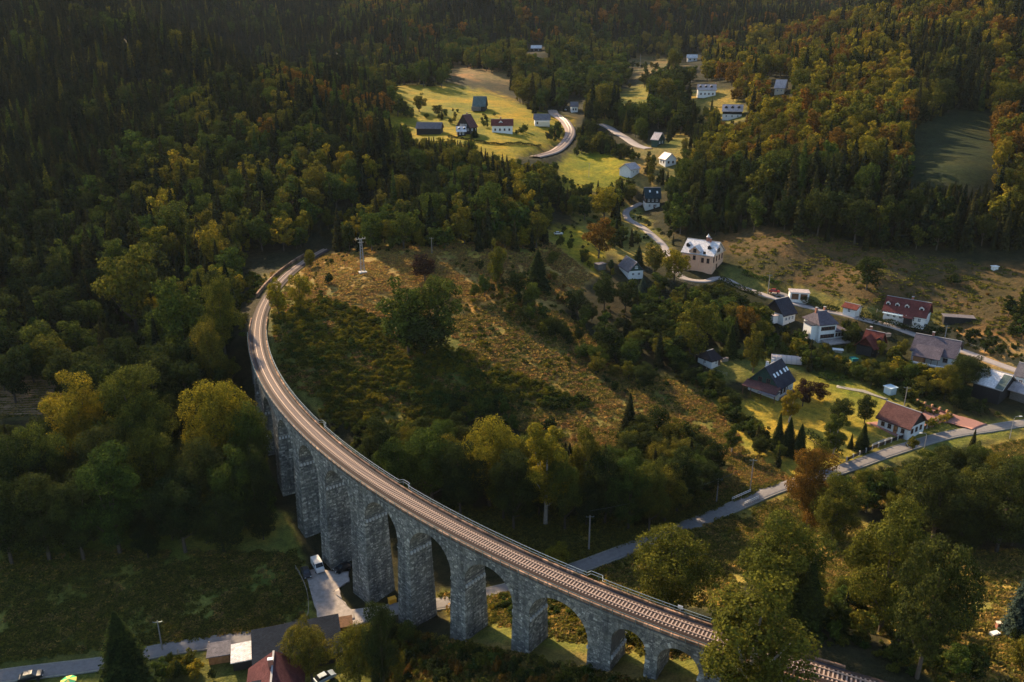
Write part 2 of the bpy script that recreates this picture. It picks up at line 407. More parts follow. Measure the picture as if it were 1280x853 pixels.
THICKET = [  # smaller trees and shrubs, (polygon, min height, max height, palette, how many)
 ([(690,300),(715,310),(745,340),(720,330)], 3, 6, 'ogd', 8),
 ([(640,385),(700,400),(740,395),(775,410),(800,440),(790,478),(745,470),(700,425),(650,420)], 4, 8, 'gdog', 40),
 ([(790,385),(830,345),(900,350),(960,372),(990,400),(995,425),(930,440),(905,450),(865,448),(840,470),(800,450)], 5, 11, 'dgdog', 95),
 ([(735,330),(760,325),(790,350),(750,350)], 4, 7, 'go', 8),
 ([(850,345),(930,352),(960,372),(900,372)], 3, 5, 'dgo', 25),
 ([(1000,405),(1060,425),(1100,430),(1130,445),(1135,465),(1190,480),(1180,495),(1120,505),(1100,490),(1060,472),(1000,462),(990,440)], 3, 7.5, 'gdogyd', 120),
 ([(1160,462),(1215,452),(1225,490),(1280,505),(1280,528),(1190,510),(1150,490)], 5, 9, 'dgd', 60),
 ([(1255,385),(1290,380),(1290,430),(1262,428)], 5, 9, 'dg', 12),
 ([(1200,400),(1255,430),(1270,455),(1205,440)], 2, 4, 'dg', 14),
 ([(825,440),(850,440),(900,482),(928,515),(955,550),(985,575),(970,585),(935,550),(890,505),(838,465)], 3, 6, 'dgo', 60),
 ([(960,760),(1010,740),(1100,745),(1150,790),(1200,853),(1060,853),(1010,810)], 3, 6, 'dgo', 30),
 ([(1180,740),(1290,760),(1290,853),(1190,853)], 3, 6, 'dgo', 12),
 ([(470,762),(560,765),(640,760),(650,800),(560,800),(470,810)], 3, 6, 'dgod', 40),
 ([(470,800),(740,790),(860,850),(830,900),(560,870),(470,853)], 2, 4.5, 'dgor', 55),
 ([(690,745),(860,770),(870,830),(700,790)], 3, 6, 'goy', 35),
 ([(560,690),(650,720),(620,740),(590,725)], 3, 6, 'dg', 16),
 ([(220,815),(330,815),(340,853),(200,853)], 2.5, 5, 'ogdy', 22),
 ([(0,835),(35,835),(70,853),(0,853)], 2, 4, 'dg', 5),
 ([(780,540),(870,560),(900,600),(870,640),(770,620)], 6, 12, 'dddo', 40),
 ([(455,560),(480,600),(560,648),(700,658),(840,658),(885,635),(870,600),(760,598),(640,595),(540,570)], 9, 16, 'ddgdgo', 130),
 ([(0,640),(340,610),(335,675),(0,700)], 9, 17, 'ddgdo', 34),
 ([(540,520),(640,515),(700,540),(690,580),(600,580)], 3, 7, 'dgo', 30),
 ([(1000,590),(1080,560),(1280,600),(1280,700),(1180,690),(1080,640),(1010,640)], 6, 12, 'ddgo', 46),
 ([(690,220),(740,238),(770,258),(760,262),(700,262)], 3, 7, 'dgog', 30),
 ([(705,140),(760,130),(800,150),(830,190),(800,205),(745,188),(715,188),(725,165)], 5, 10, 'dgdo', 60),
 ([(845,190),(870,170),(890,150),(900,180),(860,210)], 5, 9, 'dgo', 26),
 ([(838,150),(850,125),(880,128),(935,150),(920,165),(865,170),(842,170)], 5, 10, 'dgo', 34),
 ([(785,72),(850,68),(850,95),(800,105),(780,125)], 5, 9, 'dgo', 16),
 ([(505,142),(560,146),(600,152),(650,162),(690,166),(640,172),(596,164),(520,166)], 3, 7, 'gog', 26),
 ([(555,140),(600,140),(650,150),(610,153)], 2, 4, 'gd', 8),
 ([(655,120),(700,128),(720,140),(700,146),(664,138)], 5, 9, 'gdo', 26),
 ([(690,150),(706,156),(700,178),(684,176)], 4, 7, 'gd', 16),
 ([(720,180),(740,170),(760,190),(745,192)], 4, 7, 'gd', 14),
 ([(640,340),(700,350),(720,390),(650,400),(600,360)], 2, 4.5, 'gdor', 40),
]
NOSHRUB = np.zeros((RH, RW), bool)

THICKET += [([(940,440),(1000,425),(1010,455),(960,465)], 3, 6, 'gdo', 16), ([(1195,480),(1280,500),(1280,530),(1235,522)], 5, 9, 'ddg', 26),
 ([(985,395),(1005,400),(1000,425),(940,425),(930,400),(960,385)], 5, 10, 'dgd', 26), ([(1035,400),(1075,412),(1065,430),(1030,420)], 2.5, 5, 'gdg', 16), ([(850,300),(900,345),(860,350),(830,330)], 4, 8, 'dgo', 14)]

# ------------------------------------------------------------------ roads (centre lines in photo pixels of the ground)
def ground_path(pix, step=2.0, sm=8, world=False):
    P = np.array([gp(*p) if not world else (p[0], p[1], 0) for p in pix])[:, :2]
    # Catmull-Rom, then even steps
    Q = [P[0] * 2 - P[1], *P, P[-1] * 2 - P[-2]]; out = []
    for i in range(1, len(Q) - 2):
        p0, p1, p2, p3 = Q[i - 1], Q[i], Q[i + 1], Q[i + 2]
        for t in np.linspace(0, 1, 24, endpoint=False):
            out.append(.5 * ((2 * p1) + (-p0 + p2) * t + (2 * p0 - 5 * p1 + 4 * p2 - p3) * t * t + (-p0 + 3 * p1 - 3 * p2 + p3) * t ** 3))
    out.append(P[-1]); out = np.array(out)
    d = np.r_[0, np.cumsum(np.hypot(*np.diff(out, axis=0).T))]
    s = np.arange(0, d[-1], step)
    X, Y = np.interp(s, d, out[:, 0]), np.interp(s, d, out[:, 1])
    Z = H(X, Y)
    for _ in range(sm): Z = np.r_[Z[0], (Z[:-2] + Z[1:-1] * 2 + Z[2:]) / 4, Z[-1]]
    return np.stack([X, Y, Z], 1)
ROADS = []          # (path, half width)
def road_def(pix, width, **k):
    p = ground_path(pix, **k); ROADS.append((p, width / 2)); return p
R_MAIN = road_def([(-60,858),(0,846),(60,838),(130,829),(200,813),(300,798),(400,784),(440,773),(480,764),(510,759),(555,754),(600,744),(650,732),(715,712),(790,684),(870,653),(925,630),(985,606),(1060,584),(1110,566),(1180,545),(1240,535),(1290,528),(1400,520)], 4.0)
R_UP = road_def([(1290,470),(1240,452),(1200,437),(1160,424),(1120,409),(1085,400),(1050,392),(1000,381),(960,370),(925,358),(900,346),(880,352),(850,345),(838,322),(826,303),(806,286),(786,274),(783,264),(795,257),(803,253)], 3.6)
R_SIDE = road_def([(965,368),(975,365),(990,374)], 4)
R_FAR = road_def([(811,186),(797,182),(778,170),(762,160),(750,155)], 6)
R_LOT = gp(405, 745)
RAIL2 = ground_path([(668,197),(688,192),(706,180),(713,166),(706,152),(694,144),(690,138)], step=3)
ROADS.append((RAIL2, 4.5))
PATHS = [(ground_path([(940,350),(920,343),(908,340)]), 1.6)]

# ------------------------------------------------------------------ ground sheet
def near_road(X, Y):
    """distance to the nearest road edge and that road's height"""
    best = np.full(X.shape, 1e9); z = np.zeros(X.shape)
    for p, hw in ROADS:
        m = (X > p[:, 0].min() - 15) & (X < p[:, 0].max() + 15) & (Y > p[:, 1].min() - 15) & (Y < p[:, 1].max() + 15)
        idx = np.nonzero(m)[0]
        for c in range(0, len(idx), 8000):
            ii = idx[c:c + 8000]
            d2 = (X[ii, None] - p[None, :, 0]) ** 2 + (Y[ii, None] - p[None, :, 1]) ** 2
            k = d2.argmin(1); d = np.sqrt(d2[np.arange(len(ii)), k]) - hw
            u = d < best[ii]
            best[ii[u]] = d[u]; z[ii[u]] = p[k[u], 2]
    return best, z
NA, NR = 400, 560
a_ = np.linspace(-1.25, 1.25, NA) ; r_ = np.exp(np.linspace(math.log(55), math.log(5200), NR))
AA, RR = np.meshgrid(a_, r_)
GX = (np.sin(AA) * RR); GY = (np.cos(AA) * RR)
GZ = H(GX, GY)
bd, bz = near_road(GX.ravel(), GY.ravel())
t = smooth(1 - (bd - 0.8) / 5.0).reshape(GX.shape)
GZ = GZ * (1 - t) + (bz.reshape(GX.shape) - 0.12 - 0.0006 * RR) * t
PXg, PYg, _ = prj(GX, GY, GZ)
cov = np.zeros((RH, RW, 3)); cov[:] = C_FLOOR
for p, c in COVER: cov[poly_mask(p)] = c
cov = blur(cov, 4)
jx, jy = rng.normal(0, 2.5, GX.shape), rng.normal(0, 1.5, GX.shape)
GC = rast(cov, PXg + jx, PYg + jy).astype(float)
inframe = (PXg > -250) & (PXg < 1530) & (PYg > -50) & (PYg < 1040)
GC[~inframe] = (.09, .085, .03)
GC[RR > 1400] = (.03, .032, .018)
V = np.stack([GX, GY, GZ], -1).reshape(-1, 3)
ii, jj = np.meshgrid(np.arange(NR - 1), np.arange(NA - 1), indexing='ij')
q = (ii * NA + jj).ravel()
Fq = np.stack([q, q + NA, q + NA + 1, q + 1], 1)[:, ::-1]
m, g = mat('meadow_ground', .95, 0, .1)
at_ = g.n('ShaderNodeAttribute', attribute_name='cover').outputs['Color']
co = g.n('ShaderNodeTexCoord').outputs['Object']
n1 = g.noise(.035, 5, .62, co); n2 = g.noise(.45, 5, .7, co); n3 = g.noise(2.6, 3, .7, co); n4 = g.noise(.11, 4, .6, co)
c = g.mix(1.0, at_, g.ramp(n1, [(.34, (.55, .72, .55)), (.5, (1, 1, 1)), (.66, (1.45, 1.14, .95))]), 'MULTIPLY')
c = g.mix(1.0, c, g.ramp(n4, [(.35, (.75, .82, .8)), (.65, (1.2, 1.12, 1.05))]), 'MULTIPLY')
c = g.mix(1.0, c, g.ramp(n2, [(.3, (.55, .6, .55)), (.5, (1, 1, 1)), (.72, (1.5, 1.35, 1.25))]), 'MULTIPLY')
c = g.mix(1.0, c, g.ramp(n3, [(.3, (.6, .62, .6)), (.7, (1.4, 1.35, 1.3))]), 'MULTIPLY')
g.l(c, g.b.inputs['Base Color'])
hgt = g.math('ADD', g.math('MULTIPLY', n2, 1.0), g.math('MULTIPLY', n3, .35))
g.bump(hgt, .9, .9)
me = npmesh('ground', V, Fq, m, True)
ca = me.color_attributes.new('cover', 'FLOAT_COLOR', 'POINT')
ca.data.foreach_set('color', np.c_[GC.reshape(-1, 3), np.ones(len(V))].astype(np.float32).ravel())
link('ground', me, kind='structure')
# flat apron behind and beside the camera so that the sheet has no near edge in view
print('ground ok')

def ribbon(path, hw, name, m, crown=.04, raise_=0.03, kind='structure', parent=None, nseg=4):
    d = np.gradient(path[:, :2], axis=0); d /= np.hypot(d[:, 0], d[:, 1])[:, None] + 1e-9
    nrm = np.stack([-d[:, 1], d[:, 0]], 1)
    us = np.linspace(-1, 1, nseg + 1)
    P = np.zeros((len(path), nseg + 3, 3))
    for k, u in enumerate([-1.0] + list(us) + [1.0]):
        edge = k in (0, nseg + 2)
        P[:, k, :2] = path[:, :2] + nrm * hw * u * (1.06 if edge else 1)
        P[:, k, 2] = path[:, 2] + raise_ + crown * (1 - u * u) - (.5 if edge else 0)
    b = MB().grid(P, flip=True)
    return b.build(name, m, parent, True, kind=kind)
M_ASPH = plain('asphalt', (.19, .175, .165), .9, .22, 1.2, bump=.2)
M_ASPH2 = plain('pale_asphalt', (.33, .29, .27), .9, .2, 1.0, bump=.2)
M_GRAVEL = plain('gravel', (.34, .30, .27), .95, .3, 1.1, bump=.5)
M_VERGE = plain('road_edge', (.27, .25, .20), .95, .3, 2.0)
M_BALLAST = plain('ballast', (.052, .034, .028), .95, .45, 5.0, bump=.9)
ribbon(R_MAIN, 2.0, 'road', M_ASPH)
ribbon(R_UP, 1.8, 'upper_road', M_ASPH2)
ribbon(R_SIDE, 2, 'garage_road', M_ASPH)
ribbon(R_FAR, 3, 'far_road', M_ASPH2, raise_=.2)
# pale worn edges of the valley road
def offset(path, o):
    d = np.gradient(path[:, :2], axis=0); d /= np.hypot(d[:, 0], d[:, 1])[:, None]
    q = path.copy(); q[:, 0] -= d[:, 1] * o; q[:, 1] += d[:, 0] * o; return q
ribbon(offset(R_MAIN, 1.9), .16, 'road_edge', M_VERGE, 0, .045, nseg=1)
ribbon(offset(R_MAIN, -1.9), .13, 'road_edge', M_VERGE, 0, .045, nseg=1)
# gravel yard beside the piers
def patch(pix, name, m, lift=.1, sub=10):
    c = np.mean([gp(*p) for p in pix], axis=0); b = MB(); P = np.array([gp(*p) for p in pix])
    vs = [c]; fs = []; n = len(P)
    for r in range(1, sub + 1):
        for p in P: vs.append(c + (p - c) * r / sub)
    for k in range(n): fs.append((0, 1 + k, 1 + (k + 1) % n))
    for r in range(sub - 1):
        for k in range(n):
            a, b2 = 1 + r * n + k, 1 + r * n + (k + 1) % n
            fs.append((a, a + n, b2 + n, b2))
    vs = np.array(vs); vs[:, 2] = H(vs[:, 0], vs[:, 1]) + lift
    ring0 = vs[1 + (sub - 1) * n:].copy(); ring0[:, 2] -= .6
    base = len(vs)
    for k in range(n): fs.append((base - n + k, base + k, base + (k + 1) % n, base - n + (k + 1) % n))
    mb = MB().add(np.vstack([vs, ring0]), [f[::-1] for f in fs])
    me = mb.mesh(name, m, True)
    import bmesh
    bm = bmesh.new(); bm.from_mesh(me); bmesh.ops.recalc_face_normals(bm, faces=bm.faces); bm.to_mesh(me); bm.free()
    return link(name, me, kind='structure')
def densify(p, k=4):
    out = []
    for i in range(len(p)):
        a, b = np.array(p[i], float), np.array(p[(i + 1) % len(p)], float)
        for t in range(k): out.append(tuple(a + (b - a) * t / k + np.array([rnd.uniform(-1, 1), rnd.uniform(-.6, .6)]) * (t > 0)))
    return out
patch(densify([(381,716),(398,712),(418,716),(436,716),(437,728),(424,736),(428,752),(440,764),(444,776),(400,786),(396,764),(388,740)]), 'gravel_yard', M_GRAVEL, .35)
patch(densify([(436,764),(470,760),(478,768),(450,782),(420,786),(424,772)],2), 'gravel_apron', M_GRAVEL, .32)
M_REDPAVE = plain('red_paving', (.30, .15, .12), .9, .2, 2.0)
patch(densify([(1150,512),(1180,515),(1205,522),(1234,531),(1215,538),(1196,530),(1170,526),(1166,533),(1152,536),(1142,530)]), 'driveway', M_REDPAVE, .2)
patch(densify([(1083,529),(1096,528),(1132,541),(1128,548)],3), 'terrace', M_REDPAVE, .22)
patch(densify([(1090,556),(1114,547),(1120,548),(1096,558)],2), 'path', M_VERGE, .2)
patch(densify([(1046,482),(1080,488),(1110,499),(1108,501),(1078,491),(1046,485)],2), 'garden_path', M_VERGE, .15)

# ------------------------------------------------------------------ railway viaduct
def stone_mat(name, lo, mid, hi):
    m, g = mat(name, .92, 0, .2)
    isl = g.n('ShaderNodeNewGeometry').outputs['Random Per Island']
    co = g.n('ShaderNodeTexCoord').outputs['Object']
    f = g.noise(3.0, 5, .7, co); f2 = g.noise(.16, 4, .65, co); f3 = g.noise(.6, 4, .65, co)
    c = g.ramp(isl, [(0, lo), (.45, mid), (.85, hi), (1, tuple(x * 1.6 for x in hi))])
    c = g.mix(1.0, c, g.ramp(f, [(.3, (.65, .65, .65)), (.7, (1.3, 1.3, 1.3))]), 'MULTIPLY')
    c = g.mix(1.0, c, g.ramp(f2, [(.3, (.6, .63, .66)), (.65, (1.25, 1.2, 1.1))]), 'MULTIPLY')
    mp = g.n('ShaderNodeMapping'); mp.inputs['Scale'].default_value = (1, 1, .07); g.l(co, mp.inputs['Vector']); f5 = g.noise(.9, 4, .6, mp.outputs[0])
    c = g.mix(1.0, c, g.ramp(f5, [(.35, (.62, .62, .60)), (.5, (1, 1, 1)), (.68, (1.25, 1.24, 1.18))]), 'MULTIPLY')
    c = g.mix(g.ramp(f3, [(.55, (0, 0, 0)), (.75, (.55, .55, .55))]), c, (.11, .115, .07))
    g.l(c, g.b.inputs['Base Color']); g.bump(f, .6, .06)
    return m
M_STONE = stone_mat('granite_blocks', (.11, .114, .108), (.168, .172, .160), (.27, .268, .245))
M_MORTAR = plain('mortar_core', (.10, .10, .098), .95, .35, 2.0, bump=.5)
M_CORBEL = plain('pale_stone', (.46, .46, .44), .9, .2, 3)
M_COPING = stone_mat('coping_stone', (.15, .095, .065), (.22, .13, .085), (.30, .18, .12))
M_RAIL = plain('rail_steel', (.46, .32, .24), .6, .2, 8, metal=.25, bump=0)
M_SLEEP = plain('concrete_sleeper', (.36, .27, .22), .85, .18, 6)
M_IRON = plain('green_painted_steel', (.16, .20, .18), .5, .2, 4, metal=.3)
M_IRON2 = plain('pale_handrail', (.38, .42, .40), .45, .15, 4, metal=.3)
M_DARK = plain('dark_gravel_walkway', (.060, .052, .055), .95, .3, 5, bump=.5)

BASE = Vector((*ring(221.35, VR), -2.0))
via = empty('railway_viaduct', BASE, label='tall curving grey stone arch viaduct crossing the valley with a single railway line', cat='viaduct')
DECK = 28.1                         # top of the masonry below the coping
PIERS = [(199.2,.9),(202.6,.85),(206.2,.85),(209.9,1.0),(213.9,.95),(217.5,.85),(221.35,1.35),(225.2,.85),(228.85,.82),(232.35,.8),(236.0,.95),(238.1,.45),(240.2,.6)]
def rout(z): return VR + 2.5 + np.maximum(0, 28 - np.asarray(z, float)) * .027
def rin(z): return VR - 2.5 - np.maximum(0, 28 - np.asarray(z, float)) * .027
DEG = VR * math.pi / 180            # metres per degree
def P3(th, r, z):
    t = np.radians(th); return np.stack([VX + r * np.cos(t), VY + r * np.sin(t), z + 0 * t], -1)
EDGE = []                           # angular edges of each pier at the springing
for c_, w_ in PIERS: EDGE.append((c_ - w_ / 2, c_ + w_ / 2))
SPR = []                            # springing height per arch
for i in range(len(PIERS) - 1):
    rad = (EDGE[i + 1][0] - EDGE[i][1]) * DEG / 2
    SPR.append(26.4 - rad)
stones_total = 0
def stones(uv2p, nrm, U, Z, keep, wmin=.32, wmax=.85, h=.3, pz=.08):
    """rough courses of blocks standing proud of a face. uv2p(u,z) -> point, nrm(u,z) -> outward unit vector"""
    b = MB(); z = Z[0]
    while z < Z[1]:
        hh = h * rnd.uniform(.8, 1.25); z2 = min(z + hh, Z[1]); u = U[0] - rnd.uniform(0, .8)
        while u < U[1]:
            ww = rnd.uniform(wmin, wmax); u1, u2 = max(u, U[0]), min(u + ww, U[1]); u += ww
            if u2 - u1 < .12: continue
            if not keep((u1 + u2) / 2, (z + z2) / 2): continue
            gp_ = .03; a, c2 = u1 + gp_, u2 - gp_; za, zb = z + gp_ * .8, z2 - gp_ * .8
            if zb - za < .08: continue
            n = nrm((a + c2) / 2, (za + zb) / 2); pr = rnd.uniform(.02, pz)
            t1, t2 = rnd.uniform(.0, .05), rnd.uniform(.0, .05)
            q0 = [uv2p(a, za), uv2p(c2, za), uv2p(c2, zb), uv2p(a, zb)]
            q1 = [uv2p(a + t1, za + t2), uv2p(c2 - t2, za + t1), uv2p(c2 - t1, zb - t2), uv2p(a + t2, zb - t1)]
            q1 = [np.asarray(p) + n * pr * rnd.uniform(.7, 1.2) for p in q1]
            q0 = [np.asarray(p) - n * .02 for p in q0]
            b.add(q0 + q1, [(4,5,6,7),(0,1,5,4),(1,2,6,5),(2,3,7,6),(3,0,4,7)])
        z = z2
    return b
def merge(bs):
    o = MB()
    for b in bs:
        o.v.extend(b.v); o.f.extend([tuple(i + o.n for i in f) for f in b.f]); o.m.extend(b.m); o.n += b.n
    return o
BATT = .027
for i, (c_, w_) in enumerate(PIERS):
    sp_l = SPR[i - 1] if i > 0 else SPR[0]; sp_r = SPR[i] if i < len(SPR) else SPR[-1]
    top = min(sp_l, sp_r)
    t = math.radians(c_); er = np.array([math.cos(t), math.sin(t), 0]); et = np.array([-math.sin(t), math.cos(t), 0])
    C0 = np.array([VX, VY, 0])
    pts = [ring(c_, VR + 3.5), ring(c_, VR - 3.5)]
    zb = min(float(H(*pts[0])), float(H(*pts[1]))) - 1.5
    hw0 = w_ * DEG / 2
    def corner(su, sr, z):          # su tangential sign, sr radial sign
        return C0 + er * (VR + sr * (2.5 + (28 - z) * BATT)) + et * su * (hw0 + (top - z) * BATT) + np.array([0, 0, z])
    b = MB()
    zs = np.linspace(zb, top, 5)
    for k in range(4):
        lo = [corner(su, sr, zs[k]) for su, sr in ((-1, -1), (-1, 1), (1, 1), (1, -1))]
        hi = [corner(su, sr, zs[k + 1]) for su, sr in ((-1, -1), (-1, 1), (1, 1), (1, -1))]
        b.add(lo + hi, [(0,1,5,4)[::-1],(1,2,6,5)[::-1],(2,3,7,6)[::-1],(3,0,4,7)[::-1]])
    # top cap up to both springings
    zt = max(sp_l, sp_r)
    if zt > top + .05:
        pass
    pier = b.build('pier', M_MORTAR, via, world=True)
    if i == 0: continue
    faces = []
    for su, sr, ax in ((0, 1, 'r'), (1, 0, 't'), (-1, 0, 't'), (0, -1, 'r')):
        if ax == 'r':
            f = lambda u, z, sr=sr: C0 + er * (VR + sr * (2.5 + (28 - z) * BATT)) + et * u + np.array([0, 0, z])
            n = er * sr; um = hw0 + (top - zb) * BATT
            keep = lambda u, z: abs(u) < hw0 + (top - z) * BATT - .12
        else:
            f = lambda u, z, su=su: C0 + er * (VR + u) + et * su * (hw0 + (top - z) * BATT) + np.array([0, 0, z])
            n = et * su; um = 2.5 + (28 - zb) * BATT
            keep = lambda u, z: abs(u) < 2.5 + (28 - z) * BATT - .12
        faces.append(stones(f, lambda u, z, n=n: n, (-um, um), (max(zb, zb + .8), top), keep, h=.33 if i > 4 else .5, wmax=.85 if i > 4 else 1.4))
    # quoins: long and short corner blocks
    q = MB()
    for su in (-1, 1):
        for sr in (-1, 1):
            z = zb + 1; k = 0
            while z < top - .1:
                z2 = min(z + .5, top); L, S = (.85, .42) if k % 2 else (.42, .85); zc = (z + z2) / 2
                cpt = corner(su, sr, zc) + (er * sr + et * su) * .05
                p = []
                for zz in (z + .02, z2 - .02):
                    c1 = np.array([cpt[0], cpt[1], zz])
                    quad = [c1, c1 - et * su * L, c1 - et * su * L - er * sr * S, c1 - er * sr * S]
                    if su * sr > 0: quad = quad[::-1]
                    p += quad
                q.hexa(p); z = z2; k += 1
    sb = merge(faces + [q])
    sb.build('stonework', M_STONE, pier, kind='stuff'); stones_total += len(sb.f)
    # corbels under the springing on both arch sides
    cb = MB()
    for su, spz in ((1, sp_r), (-1, sp_l)):
        if w_ < .5: continue
        for k in range(7):
            u = -2.35 + k * 4.7 / 6
            z = top - .9
            p0 = C0 + er * (VR + u) + et * su * (hw0 + (top - z) * BATT + .12) + np.array([0, 0, z])
            cb.box(p0, (.42, .5, .62), 0, t)
    if cb.n: cb.build('corbel_row', M_CORBEL, pier, kind='stuff')
# arches: spandrels, barrel and voussoirs, one part per span
for i in range(len(SPR)):
    a0 = EDGE[i][1]; a1 = EDGE[i + 1][0]; mid = (a0 + a1) / 2; half = (a1 - a0) / 2; rad = half * DEG; zs = SPR[i]
    pier_l = PIERS[i][0]; pier_r = PIERS[i + 1][0]
    lo_l = min(SPR[i - 1] if i else SPR[0], zs); lo_r = min(SPR[i + 1] if i + 1 < len(SPR) else zs, zs)
    # columns from pier centre to pier centre
    cols = list(np.linspace(pier_l, a0, 4)) + list(mid - half * np.cos(np.linspace(0, math.pi, 25)))[1:-1] + list(np.linspace(a1, pier_r, 4))
    def zintr(th):
        d = abs(th - mid) / half
        if d >= 1: return lo_l if th < mid else lo_r
        return zs + rad * math.sqrt(max(0, 1 - d * d))
    b = MB()
    for rf, flip in ((rout, True), (rin, False)):
        P = np.array([[P3(th, float(rf(z)), z) for z in np.linspace(zintr(th), DECK, 5)] for th in cols])
        b.grid(P, flip=flip)
    ths = [th for th in cols if a0 - 1e-6 <= th <= a1 + 1e-6]
    P = np.array([[P3(th, r, zs if abs(abs(th - mid) / half - 1) < 1e-6 else zintr(th)) for r in np.linspace(float(rin(zintr(th))), float(rout(zintr(th))), 5)] for th in ths])
    b.grid(P, flip=True)
    # reveal strips where this side springs higher than its neighbour
    for th, lo in ((a0, lo_l), (a1, lo_r)):
        if zs - lo > .02:
            P = np.array([[P3(th, r, z) for r in (float(rin(z)), float(rout(z)))] for z in (lo, zs)])
            b.grid(P, flip=(th == a0))
    P = np.array([[P3(th, r, DECK) for r in (VR - 2.5, VR + 2.5)] for th in cols]); b.grid(P, flip=True)
    arch = b.build('arch', M_MORTAR, via, world=True)
    L0, L1 = (pier_l - mid) * DEG, (pier_r - mid) * DEG
    fs = []
    for rf, sg in ((rout, 1), (rin, -1)):
        f = lambda u, z, rf=rf: P3(mid + u / DEG, float(rf(z)), z)
        n = lambda u, z, sg=sg: np.array([math.cos(math.radians(mid + u / DEG)), math.sin(math.radians(mid + u / DEG)), 0]) * sg
        def keep(u, z):
            if abs(u) >= rad: return z > zs or (z > (lo_l if u < 0 else lo_r))
            return math.hypot(u, z - zs) > rad + .75 if z > zs else False
        fs.append(stones(f, n, (L0, L1), (min(lo_l, lo_r), DECK), keep, h=.33 if i > 3 else .5, wmax=.85 if i > 3 else 1.4))
        # voussoirs
        v = MB(); nv = max(11, int(math.pi * rad / .5)); 
        for k in range(nv):
            g0, g1 = math.pi * (k + .06) / nv, math.pi * (k + .94) / nv; p = []
            dep = .72 + (.12 if k % 2 else 0); pr = rnd.uniform(.07, .12)
            for off in (0.0, pr):
                quad = []
                for gg, rr_ in ((g0, rad - .02), (g1, rad - .02), (g1, rad + dep), (g0, rad + dep)):
                    u, z = -math.cos(gg) * rr_, zs + math.sin(gg) * rr_
                    z = min(z, DECK); quad.append(P3(mid + u / DEG, float(rf(z)) + sg * off, z))
                p += quad
            v.add(p, [(4,5,6,7),(0,1,5,4),(1,2,6,5),(2,3,7,6),(3,0,4,7)] if sg > 0 else [(7,6,5,4),(4,5,1,0),(5,6,2,1),(6,7,3,2),(7,4,0,3)])
        fs.append(v)
    # barrel stones
    def fb(u, g_):
        gg = g_ / rad; return P3(mid - math.cos(gg) * half, VR + u, zs + math.sin(gg) * rad)
    def nb(u, g_):
        gg = g_ / rad; e = math.radians(mid); return np.array([-math.sin(e), math.cos(e), 0]) * math.cos(gg) + np.array([0, 0, -math.sin(gg)])
    fs.append(stones(fb, nb, (-2.55, 2.55), (.1, math.pi * rad - .1), lambda u, z: True, h=.36, wmin=.4, wmax=.95, pz=.05))
    sb = merge(fs); sb.build('stonework', M_STONE, arch, kind='stuff'); stones_total += len(sb.f)
print('stone faces', stones_total)
# solid abutments at both ends, going down into the banks
for t0, t1 in ((192.5, 199.0), (240.25, 244.5)):
    ths = np.linspace(t0, t1, 14); b = MB()
    for rr_, fl in ((VR + 2.5, True), (VR - 2.5, False)):
        P = np.array([[P3(th, rr_ + (.9 if z < 20 else 0) * (1 if rr_ > VR else -1), z) for z in (10 if t0 < 200 else 16, 22, DECK)] for th in ths]); b.grid(P, flip=fl)
    b.grid(np.array([[P3(th, r, DECK) for r in (VR - 2.5, VR + 2.5)] for th in ths]), flip=True)
    for th, fl in ((t0, False), (t1, True)):
        b.grid(np.array([[P3(th, r, z) for z in (8, DECK)] for r in (VR - 2.5, VR + 2.5)]), flip=fl)
    ab = b.build('abutment', M_MORTAR, via, world=True)
    u0, u1 = t0 * DEG, t1 * DEG; fs = []
    for sg in (1, -1):
        fs.append(stones(lambda u, z, sg=sg: P3(u / DEG, VR + sg * 2.5, z), lambda u, z, sg=sg: np.array([math.cos(math.radians(u / DEG)), math.sin(math.radians(u / DEG)), 0]) * sg, (u0, u1), (18, DECK), lambda u, z: True, h=.5, wmax=1.5))
    merge(fs).build('stonework', M_STONE, ab, kind='stuff')
# deck slab, string course, copings, walkway
def arcstrip(t0, t1, prof, step=.2, closed=True):
    ths = np.arange(t0, t1 + 1e-6, step)
    P = np.array([[P3(th, VR + r, z) for r, z in prof + ([prof[0]] if closed else [])] for th in ths])
    return MB().grid(P)
arcstrip(192.5, 244.5, [(-2.7, 28.1), (2.7, 28.1), (2.7, 28.42), (-2.7, 28.42)]).build('deck_slab', M_MORTAR, via, world=True)
for sg in (1, -1):
    b = MB(); th = 192.5
    while th < 244.4:
        d = rnd.uniform(1.1, 1.6) / DEG; t2 = min(th + d, 244.5); q = []
        for z in (28.42, 28.85 + rnd.uniform(-.03, .03)):
            quad = [P3(a, VR + sg * r, z) for a, r in ((th + .006, 2.45), (th + .006, 2.8 + rnd.uniform(-.04, .04)), (t2 - .006, 2.8), (t2 - .006, 2.45))]
            q += quad if sg < 0 else quad[::-1]
        b.hexa(q); th = t2
    b.build('coping', M_COPING, via, world=True, kind='stuff')
    # string course below the parapet
    a, c2 = (2.45, 2.76) if sg > 0 else (-2.76, -2.45)
    arcstrip(196, 243, [(a, 27.75), (c2, 27.75), (c2, 28.02), (a, 28.02)]).build('string_course', M_STONE, via, world=True)
